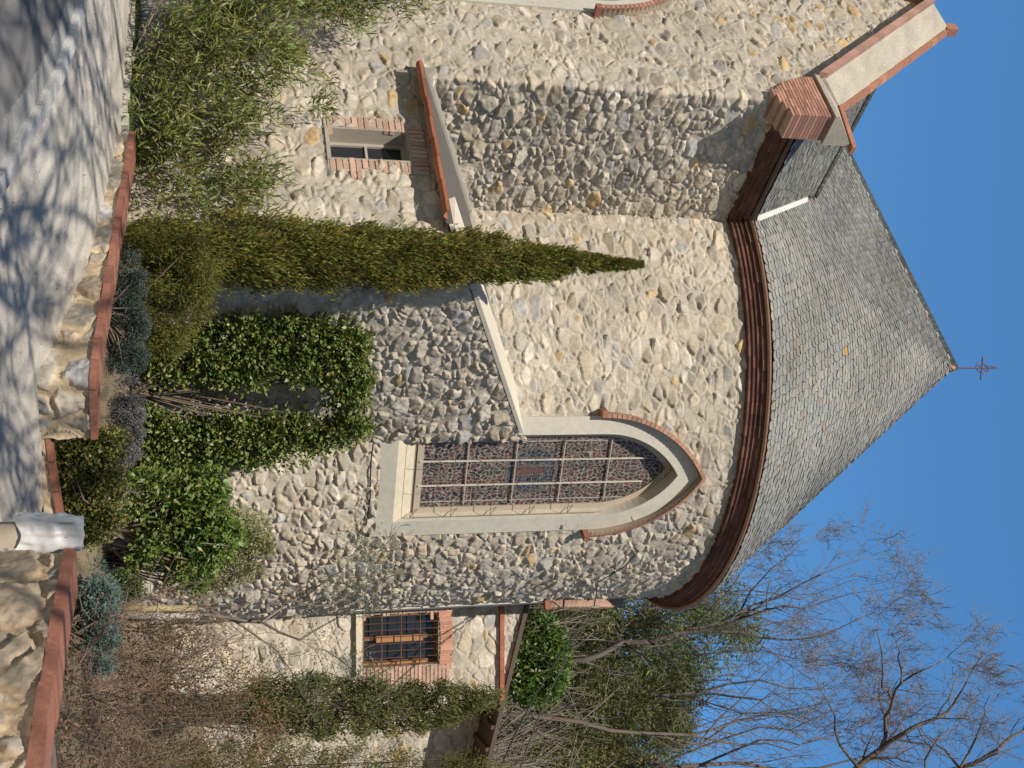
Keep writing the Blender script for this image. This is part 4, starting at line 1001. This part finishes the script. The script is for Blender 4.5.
# --- laurel and variegated shrub to the right of the ivy
def lau(U, V): return ((U - 527) / 54) ** 2 + ((V - 188) / 46) ** 2 < 1 + .35 * math.sin(math.atan2(V - 188, U - 527) * 5 + 1) or (475 < U < 565 and 128 < V < 190 and rs.rand() < .3)
shrub('laurel_shrub', 'round dark laurel bush with bare lower stems beside the ivy', 'shrub', (2.05, 17.6, zg(2.05, 17.6)), vol(465, 590, 122, 245, 17.6, .5, 260, lau), .15, 38, .10, .045, (.12, .18, .035), 'leaf', (.3, .3, .1), .1, (-.1, -.2, .3), .5, stemr=.02, stemcol=(.2, .16, .12))
def var(U, V): return ((U - 545) / 42) ** 2 + ((V - 228) / 42) ** 2 < 1 or (560 < U < 590 and 160 < V < 220)
shrub('variegated_shrub', 'pale yellow variegated bush behind the dark laurel', 'shrub', (2.6, 18.5, zg(2.6, 18.5)), vol(500, 590, 160, 270, 18.5, .35, 210, var), .13, 60, .045, .028, (.26, .26, .12), 'leaf_dull', (.35, .33, .2), .2, (-.1, -.2, .3), .5)
# --- dark upright evergreen at right
def drk(U, V):
    c_ = np.interp(V, [240, 400, 505], [705, 708, 700]); hw = np.interp(V, [240, 270, 380, 440, 480, 508], [16, 30, 26, 20, 10, 4]); return abs(U - c_) < hw
shrub('upright_yew', 'dark upright evergreen below the annex eaves', 'shrub', (5.8, 22.0, zg(5.8, 22.0)), vol(660, 750, 240, 506, 22.0, .4, 400, drk), .17, 80, .075, .022, (.10, .115, .035), 'leaf_dull', (.15, .13, .05), .15, (0, 0, .8), .4, tonev=.8)
def grn(U, V): return V < np.interp(U, [738, 752, 768, 800], [300, 440, 520, 515])
shrub('broom_shrub', 'yellow-green bush at the photo bottom edge beside the annex', 'shrub', (6.6, 21, zg(6.6, 21)), vol(744, 800, 150, 515, 21, .5, 330, grn), .2, 70, .07, .016, (.11, .115, .03), 'leaf_dull', (.16, .12, .05), .15, (0, 0, .6), .5)
# --- brown dry bush
def dry(U, V): return V < np.interp(U, [615, 640, 680, 720, 768, 800], [180, 225, 270, 285, 290, 290]) and V > np.interp(U, [615, 640, 700, 800], [120, 108, 96, 92])
shrub('dry_shrub', 'tangled leafless reddish-brown bush behind the nearest wall', 'shrub', (4.0, 14.5, zg(4.0, 14.5)), vol(618, 800, 92, 328, 14.5, .8, 330, dry), .2, 42, .035, .02, (.17, .105, .065), 'leaf_dull', (.10, .10, .04), .22, (0, 0, .3), .4, stems=False, tonev=.8)
o = [q for q in bpy.data.objects if q.name.startswith('dry_shrub')][0]
b = Branches()
for k in range(46):
    s0 = Vector((rs.uniform(2.7, 6.2), rs.uniform(13.6, 15.4), .6)); b.grow(s0, Vector((rs.uniform(-.5, .3), rs.uniform(-.3, .3), 1)).normalized(), .7, .012, 3, .55, (1, 2), .12, .8, .16, .0035)
b.build('twigs', o, (.22, .15, .105))
b = Branches(); bs_ = Vector((3.2, 10.4, .72))
tw = thing('bramble_stems', 'bare arching bramble stems over the soil behind the nearest wall', 'plant', bs_)
for k in range(34):
    s0 = Vector((rs.uniform(2.3, 4.2), rs.uniform(9.2, 12), .68)); b.grow(s0, Vector((rs.uniform(-.7, .5), rs.uniform(-.5, .2), .8)).normalized(), .4, .008, 3, .6, (1, 2), -.02, .8, .2, .003)
b.build('stem', tw, (.22, .15, .115))
n = 3600; pp = np.stack([rs.uniform(1.9, 4.8, n), rs.uniform(8.8, 12.6, n), rs.rand(n)], 1); pp[:, 2] = [zg(a, c_) + .01 + .22 * rs.rand() ** 2 for a, c_ in pp[:, :2]]
leaf_mesh('leaves', pp, rdir(n), rdir(n), .035, .02, lc(n, (.22, .14, .09), .4, (.12, .14, .06), .2), M['leaf_dull'], tw)
# --- olive sapling and stakes
op = Vector((3.35, 16.6, zg(3.35, 16.6)))
t = thing('olive_sapling', 'thin young olive tree with grey-green leaves tied to the stakes', 'tree', op)
b = Branches()
L1 = [op, at(613, 170, 16.6), at(618, 230, 16.6), at(622, 262, 16.6)]
b.limb(L1, .035, .022, 0)
tips = []
for pl in ([(622, 262), (600, 290), (585, 320), (560, 350), (552, 372)], [(622, 262), (640, 300), (650, 325), (668, 350), (682, 372)], [(618, 230), (640, 262), (655, 280), (690, 300)], [(600, 290), (606, 330), (590, 360), (575, 385)], [(640, 300), (622, 330), (600, 362)]):
    P_ = [at(u_, v_, 16.6 + rs.uniform(-.3, .3)) for u_, v_ in pl]; b.limb(P_, .018, .005, 2, L=.35, spread=.6); tips += P_[2:]
    for i in range(2, len(P_)): tips.append(P_[i] + Vector(rs.normal(size=3)) * .12)
b.build('stem', t, (.20, .17, .13))
cen = np.array([tuple(Vector(q) + Vector(rs.normal(size=3)) * .12) for q in tips for _ in range(4)])
pts, dd = clumps(cen, np.full(len(cen), .16), 26); n = len(pts)
leaf_mesh('foliage', pts, dd + rdir(n) * .7, rdir(n), .06, .014, lc(n, (.13, .155, .10), .3, (.24, .26, .2), .25), M['leaf_dull'], t)
st = MB(); sp1 = at(606, 112, 16.3); sp1.z = zg(sp1.x, sp1.y)
for (u_, c_, vt_) in ((607, (.38, .31, .17), 197), (614.5, (.40, .37, .32), 200)):
    p0 = at(u_, 112, 16.3); p0.z = zg(p0.x, p0.y) - .05; p1 = at(u_ + 1, vt_, 16.3)
    o = thing('wooden_stake', 'mossy round stake left of its pair' if u_ < 610 else 'pale grey round stake right of its pair', 'stake', (p0.x, p0.y, p0.z), 'pair of tree stakes')
    q = MB(); q.tube([p0, p0.lerp(p1, .5) + Vector((.006, 0, 0)), p1], [.045, .043, .040], 10, c_); q.build('pole', M['bark'], o, smooth=True)
# grass strip and edging stones at the left end
def grass(name, pts_xy, h, n_, col):
    n = len(pts_xy); z = np.array([max(zg(a, b_), float(zpave(a, b_))) for a, b_ in pts_xy]); p = np.column_stack([pts_xy, z]); d = rdir(n) * .45 + np.array([[0, 0, 1.]])
    o = leaf_mesh(name, p, d, rdir(n), h * (.5 + rs.rand(n)), .010, lc(n, col, .35, (.2, .17, .08), .12), M['leaf_dull'], None); return o
n = 9000; tq = rs.rand(n); xy = np.column_stack([-3.62 - 7 * tq, 17.62 + 4.3 * tq]) + rs.normal(size=(n, 2)) * .12
g = grass('grass', xy, .10, n, (.09, .14, .035)); tag(g, 'strip of short green grass along the foot of the facade', 'grass', kind='stuff')
n = 5000; xy = np.column_stack([rs.uniform(-3, 7, n), rs.uniform(14, 21, n)]); keepg = in_poly(xy[:, 0], xy[:, 1], gpoly)
g = grass('weeds', xy[keepg], .07, n, (.11, .12, .05)); tag(g, 'scattered weeds over the bare garden soil', 'weeds', kind='stuff')
es = MB(); rnd = random.Random(2)
for k in range(34):
    tq = k / 34.; x_ = -3.6 - 7 * tq; y_ = 17.38 + 4.3 * tq; L = .20; z_ = float(zpave(x_, y_)); g = rnd.uniform(.85, 1.1)
    es.box(lambda u, v, d: (x_ - .85 * u + .52 * d, y_ + .52 * u + .85 * d, v), -.11, .11, z_ - .1, z_ + .09 + rnd.uniform(-.01, .02), -.08, .08, (.42 * g, .41 * g, .37 * g))
o = es.build('edging_stones', M['stone']); o['kind'] = 'structure'

# ------------------------------------------------------------------ cables
cbm = MB(); a0_ = Vector(A.F()(R * math.radians(47), 10.0, .12)); 
ct = thing('overhead_cable', 'pair of thin black wires from the apse wall down to the right', 'cable', a0_)
def sag(a, b, s, n=14): return [a.lerp(b, i / n) - Vector((0, 0, s * 4 * (i / n) * (1 - i / n))) for i in range(n + 1)]
p_top = Vector(A.F()(R * math.radians(44), 10.55, .10)); p_mid = Vector(A.F()(R * math.radians(66), 10.15, .35))
e1_ = at(860, 470, 21); e2_ = at(860, 500, 22)
cbm.tube(sag(p_mid, e1_, .35), .016, 5, (.02, .02, .02)); cbm.tube(sag(p_mid + Vector((.03, 0, .05)), e2_, .35), .016, 5, (.02, .02, .02))
cbm.tube([p_top] + [Vector(A.F()(R * math.radians(q_), z_, .10)) for q_, z_ in ((50, 10.4), (57, 10.0), (61, 10.1))] + [p_mid], .013, 5, (.03, .03, .03))
cbm.build('wire', M['metal'], ct)
bk = MB(); bk.tube([Vector(A.F()(R * math.radians(66), 10.2, 0)), p_mid + Vector((0, 0, .02))], .02, 6, (.4, .38, .35)); bk.tube([p_mid - Vector((0, 0, .06)), p_mid + Vector((0, 0, .1))], .03, 8, (.3, .28, .25)); bk.build('bracket', M['metal'], ct)
wc = MB(); AF = A.F(); e = WIN['wo'] + .03
pl = [AF(W1 + e, z_, .03) for z_ in np.linspace(9.25, 4.95, 16)] + [AF(W1 + e - .02, 4.90, .04)] + [AF(W1 + x_, 4.88 + .015 * math.sin(x_ * 5), .06) for x_ in np.linspace(e - .1, -e - .1, 10)] + [AF(W1 - e - .2, 4.9, .1)]
wc.tube(pl, .013, 5, (.025, .022, .02))
oc = thing('wall_cable', 'black cable clipped along the frame of the stained glass window', 'cable', AF(W1 + e, 4.9, 0)); wc.build('wire', M['metal'], oc)

# ------------------------------------------------------------------ trees behind
def barkc(k): return (.17, .14, .12)
def bare_tree(name, label, limbs, group=None, base=None,  col=(.13, .105, .09), tip=(.25, .225, .205), **kw):
    b = Branches(); base = base or limbs[0][0][0]
    t = thing(name, label, 'tree', base, group)
    kw['minr'] = .0055
    for pts, r0, r1, depth, L in limbs: b.limb(pts, r0, r1, depth, L=L * 1.3, ratio=.74, wob=.13, nk=(2, 2), **kw)
    b.build('trunk', t, col, tipcol=tip); return t
def pl(pts, y, j=.6): return [at(U_, V_, y + rs.uniform(-j, j)) for (V_, U_) in pts]
trk = Vector((12.6, 30, zg(11, 29))); up1 = at(830, 800, 30)
bare_tree('bare_tree', 'dark leafless tree whose crooked limbs enter from the bottom right corner', [
    ([trk, trk.lerp(up1, .5) + Vector((.3, 0, 0)), up1], .26, .16, 0, 1.),
    ([up1] + pl([(858, 767), (880, 750), (906, 732), (937, 718), (953, 705), (968, 680)], 30), .11, .02, 4, .62),
    (pl([(880, 750), (885, 718), (893, 699), (901, 683), (898, 658), (896, 642)], 30), .06, .015, 4, .5),
    (pl([(891, 699), (882, 687), (882, 655), (877, 632)], 30), .04, .012, 4, .5),
    (pl([(901, 683), (921, 671), (947, 658), (958, 648)], 30), .035, .010, 3, .5),
    ([up1] + pl([(930, 790), (960, 768), (997, 750), (1023, 731)], 30), .10, .04, 4, .7),
    (pl([(937, 718), (948, 700), (955, 680)], 30), .03, .010, 4, .5),
    (pl([(858, 767), (840, 745), (835, 715), (815, 680)], 30), .05, .012, 4, .55),
    (pl([(960, 768), (975, 740), (985, 715), (990, 695)], 30), .04, .012, 4, .55),
    (pl([(930, 790), (925, 760), (940, 735), (955, 722)], 30), .04, .012, 4, .55),
    (pl([(960, 768), (945, 750), (925, 735)], 30), .045, .015, 3, .55)], base=trk, spread=.7, minr=.006)
tB = at(655, 380, 33); tB.z = 1.2
bare_tree('bare_tree', 'bare tree with thick slanting trunk just right of the apse wall', [
    ([tB, at(664, 500, 33), at(660, 560, 33), at(655, 600, 33), at(642, 650, 33), at(632, 690, 33), at(622, 735, 33)], .11, .055, 3, .8),
    (pl([(700, 628), (740, 612), (780, 596), (820, 575), (860, 560)], 33), .045, .010, 4, .7),
    (pl([(690, 630), (740, 632), (790, 640), (840, 628), (885, 608)], 33), .045, .010, 4, .7),
    (pl([(735, 622), (770, 570), (800, 545)], 33), .035, .010, 4, .6),
    (pl([(735, 622), (780, 606), (830, 600), (880, 590)], 33), .035, .010, 4, .7),
    (pl([(690, 630), (730, 590), (755, 560)], 33), .035, .010, 4, .6),
    (pl([(650, 641), (700, 655), (760, 650), (820, 660)], 33), .04, .010, 4, .7)], base=tB, spread=.75, minr=.006, col=(.10, .085, .07))
tC = at(720, 300, 31); tC.z = 1.2
bare_tree('bare_tree', 'pale-trunked bare tree rising between the annex roof and the dark limbs', [
    ([tC, at(712, 480, 31), at(716, 530, 31), at(722, 580, 31), at(733, 640, 31), at(735, 690, 31), at(720, 740, 31)], .085, .03, 3, .8),
    (pl([(640, 733), (700, 745), (735, 720), (775, 690), (800, 672)], 31), .04, .010, 4, .65),
    (pl([(700, 742), (740, 700), (780, 660)], 31), .03, .010, 4, .6),
    (pl([(690, 735), (740, 745), (790, 750), (830, 735)], 31), .04, .010, 4, .65)], base=tC, spread=.75, col=(.155, .125, .10), minr=.006)
tD = at(680, 300, 35); tD.z = 1.4
bare_tree('bare_tree', 'slim grey bare tree behind the pale trunk and the green bush', [
    ([tD, at(672, 480, 35), at(668, 560, 35), at(690, 620, 35), at(692, 700, 35), at(700, 760, 35)], .09, .03, 3, .9),
    (pl([(560, 668), (620, 640), (680, 600), (720, 580)], 35), .04, .010, 4, .8),
    (pl([(700, 692), (760, 680), (820, 690), (850, 670)], 35), .035, .010, 4, .75),
    (pl([(640, 690), (700, 700), (780, 712), (840, 700)], 35), .04, .010, 4, .75)], base=tD, spread=.75, col=(.14, .12, .10), minr=.006)
tE = at(790, 300, 34); tE.z = 1.4
bare_tree('bare_tree', 'leafless tree with reddish twigs at the photo bottom edge', [
    ([tE, at(785, 520, 34), at(775, 620, 34), at(765, 700, 34), at(770, 780, 34), at(760, 850, 34)], .12, .03, 4, .9),
    (pl([(700, 765), (760, 740), (800, 745), (850, 730)], 34), .04, .010, 4, .8),
    (pl([(650, 770), (720, 740), (790, 730), (850, 705)], 34), .04, .010, 4, .8)], base=tE, spread=.8, tip=(.24, .18, .15), minr=.006)
# evergreen and scrub forest on the hillside
def conifer(name, label, x_, y_, H_, rad_, col, nC=230, per=62, seed=0, red=False, ln=.22, wd=.05, crown0=.25, group='evergreens on the hillside'):
    z_ = float(zhill(np.array([x_ * 1.]), np.array([y_ * 1.]))[0]) - .1; t = thing(name, label, 'tree', (x_, y_, z_), group)
    b = Branches(); b.limb([Vector((x_, y_, z_)), Vector((x_ + rs.uniform(-.2, .2), y_, z_ + H_ * .45)), Vector((x_ + rs.uniform(-.3, .3), y_, z_ + H_ * .95))], .16 * H_ / 9, .03, 2, L=rad_ * .8, spread=.9)
    b.build('trunk', t, (.25, .15, .11) if red else (.13, .11, .09))
    q = crown0 + (1 - crown0) * rs.rand(nC); ang = rs.rand(nC) * 2 * PI; prof_ = np.sin(np.clip((q - crown0) / (1 - crown0), 0, 1) ** .8 * PI * .94 + .12)
    rr_ = rad_ * prof_ * (.35 + .65 * rs.rand(nC) ** .6)
    cen = np.stack([x_ + rr_ * np.cos(ang), y_ + rr_ * np.sin(ang), z_ + q * H_], 1)
    pts, dd = clumps(cen, np.full(nC, rad_ * .24), per, .6); n = len(pts); tone = np.repeat(.7 + .6 * rs.rand(nC), per)[:, None]
    leaf_mesh('crown', pts, dd * .5 + rdir(n) * .6, rdir(n), ln * (.6 + .6 * rs.rand(n)), wd, lc(n, col, .3) * tone, M['leaf_dull'], t); return t
KL = [('pine_tree', 'olive-green pine touching the apse cornice', 8.6, 38.0, 15.4, 2.4, (0.210, 0.194, 0.071), True),
      ('pine_tree', 'dark pine just right of the apse, behind the thick slanting trunk', 10.6, 39.0, 13.4, 2.5, (0.158, 0.144, 0.061), True),
      ('pine_tree', 'round-topped pine against the sky gap above the annex', 12.9, 42., 12.9, 2.3, (0.178, 0.160, 0.061), True),
      ('evergreen_oak', 'low evergreen oak behind the annex roof, nearest the apse', 7.4, 35.5, 9.0, 2.4, (0.178, 0.144, 0.071), False),
      ('evergreen_oak', 'broad evergreen oak in the middle of the hillside', 9.8, 35.0, 8.8, 2.5, (0.178, 0.151, 0.071), False),
      ('pine_tree', 'pine at the photo bottom edge with crown reaching the sky', 14.9, 41.0, 12.6, 2.5, (0.200, 0.169, 0.071), True),
      ('evergreen_oak', 'evergreen oak in the bottom corner beside the annex eaves', 12.3, 35.5, 8.8, 2.6, (0.210, 0.160, 0.071), False),
      ('evergreen_oak', 'far evergreen oak filling the gap between the pines', 11.6, 46.0, 12.5, 3.2, (0.168, 0.144, 0.081), False),
      ('evergreen_oak', 'far evergreen oak behind the cornice pine', 9.0, 47.0, 13.5, 3.2, (0.168, 0.144, 0.081), False),
      ('evergreen_oak', 'far evergreen oak behind the pine at the bottom edge', 14.6, 47.0, 11.0, 3.2, (0.168, 0.135, 0.081), False),
      ('evergreen_oak', 'brownish oak halfway up, left of the round-topped pine', 11.2, 40.0, 10.0, 2.6, (0.232, 0.144, 0.091), False),
      ('evergreen_oak', 'brownish oak halfway up, below the round-topped pine', 14.0, 38.0, 9.5, 2.5, (0.232, 0.151, 0.091), False),
      ('pine_tree', 'outermost pine beyond the photo bottom edge', 17.2, 44., 12.5, 2.9, (0.178, 0.160, 0.071), True)]
VT = [757, 702, 688, 660, 650, 700, 650, 700, 740, 690, 678, 668, 700]
for (nm, lb, x_, y_, H_, r_, c_, rd), vt in zip(KL, VT):
    c_ = (c_[0] * .88, c_[1] * 1.10, c_[2]); H_ = at(384, vt, y_).z - float(zhill(np.array([x_]), np.array([y_]))[0]); conifer(nm, lb, x_, y_, H_, r_ * 1.25, c_, red=rd)
# scrub that clothes the slope
nS = 2200; cx_ = rs.uniform(4.5, 19, nS); cy_ = rs.uniform(33.2, 52, nS); cz_ = zhill(cx_, cy_) + rs.rand(nS) ** 1.3 * 4.5
pts, dd = clumps(np.stack([cx_, cy_, cz_], 1), np.full(nS, .55), 60); n = len(pts)
tone = np.repeat(.6 + .8 * rs.rand(nS), 60)[:, None]; brn = np.repeat(rs.rand(nS) < .45, 60)[:, None]
cols_ = np.where(brn, lc(n, (.20, .16, .11), .3), lc(n, (.13, .135, .06), .3)) * tone
o = leaf_mesh('scrub', pts, dd * .4 + rdir(n) * .6 + np.array([[0, 0, .3]]), rdir(n), .20 * (.6 + .6 * rs.rand(n)), .045, cols_, M['leaf_dull'], None)
tag(o, 'brownish green scrub covering the wooded slope behind the annex', 'scrub', kind='stuff')
for k, (x_, y_) in enumerate(((8.0, 32.4), (9.3, 32.8), (10.8, 32.4), (12.2, 32.6), (6.9, 32.4))):
    z_ = float(zhill(np.array([x_]), np.array([y_]))[0])
    b = Branches(); t = thing('bare_sapling', ['thin grey sapling second from the apse', 'thin grey sapling in the middle of the scrub row', 'thin grey sapling fourth from the apse', 'thin grey sapling farthest from the apse', 'thin grey sapling closest to the apse'][k], 'tree', (x_, y_, z_), 'saplings behind the annex')
    for j in range(5): b.grow(Vector((x_ + j * .25 - .5, y_, z_)), Vector((rs.uniform(-.3, .3), 0, 1)).normalized(), 3.8, .040, 4, .38, (2, 3), .10, .76, .12, .007)
    b.build('trunk', t, (.30, .26, .22))
def bsh(U, V): return ((U - 660) / 42) ** 2 + ((V - 534) / 30) ** 2 < 1
shrub('cherry_laurel', 'bright green bush rising behind the annex roof', 'shrub', (7.2, 30.0, 1.2), vol(618, 702, 502, 564, 30.0, .6, 230, bsh) + [(7.2, 30, 2 + k * .5) for k in range(10)], .28, 40, .15, .075, (.09, .16, .03), 'leaf', (.24, .27, .1), .12, (-.1, -.3, .2), .5, stemr=.05)

# ------------------------------------------------------------------ roadside trees behind the viewer (they shade the path)
for k, (x_, y_, H_) in enumerate(((-4.4, .2, 13.5), (-8.2, .6, 14.5), (-2.2, -2.2, 15.5))):
    b = Branches(); base = Vector((x_, y_, float(zpave(x_, y_)) - .05))
    t = thing('roadside_tree', ['bare roadside tree standing left of the viewer', 'bare roadside tree farther up the road', 'tall bare roadside tree straight behind the viewer'][k], 'tree', base, 'bare trees along the road')
    tp = base + Vector((rs.uniform(-.1, .1), -.1, H_ * .42)); b.limb([base, base.lerp(tp, .5), tp], .20, .15, 0)
    for j in range(7):
        an_ = j * 1.05 + k; b.grow(tp, Vector((math.cos(an_) * .55, math.sin(an_) * .55, .8)).normalized(), H_ * .23, .10, 3, .36, (2, 3), .05, .78, .12, .018)
    b.build('trunk', t, (.15, .12, .10))

# leaf litter and grit on the pavement
n = 2600; xx = rs.uniform(-6, 2.5, n); yy = rs.uniform(8, 18, n); k_ = (kerb_side(xx, yy) > .1) & ~in_poly(xx, yy, gpoly) & (rs.rand(n) < .35 + .65 * (fbm(xx * .8, yy * .8, 66, 2) > .05)); xx = xx[k_]; yy = yy[k_]; n = len(xx)
p = np.column_stack([xx, yy, zpave(xx, yy) + .022]); dd = rdir(n); dd[:, 2] *= .25
o = leaf_mesh('leaf_litter', p, dd, np.tile(np.array([[0, 0, 1.]]), (n, 1)) + rdir(n) * .3, .015 + .035 * rs.rand(n), .014, lc(n, (.20, .14, .08), .5, (.35, .33, .28), .3), M['leaf_dull'], None)
tag(o, 'small dry leaves and grit lying on the pale pavement', 'leaf litter', kind='stuff')
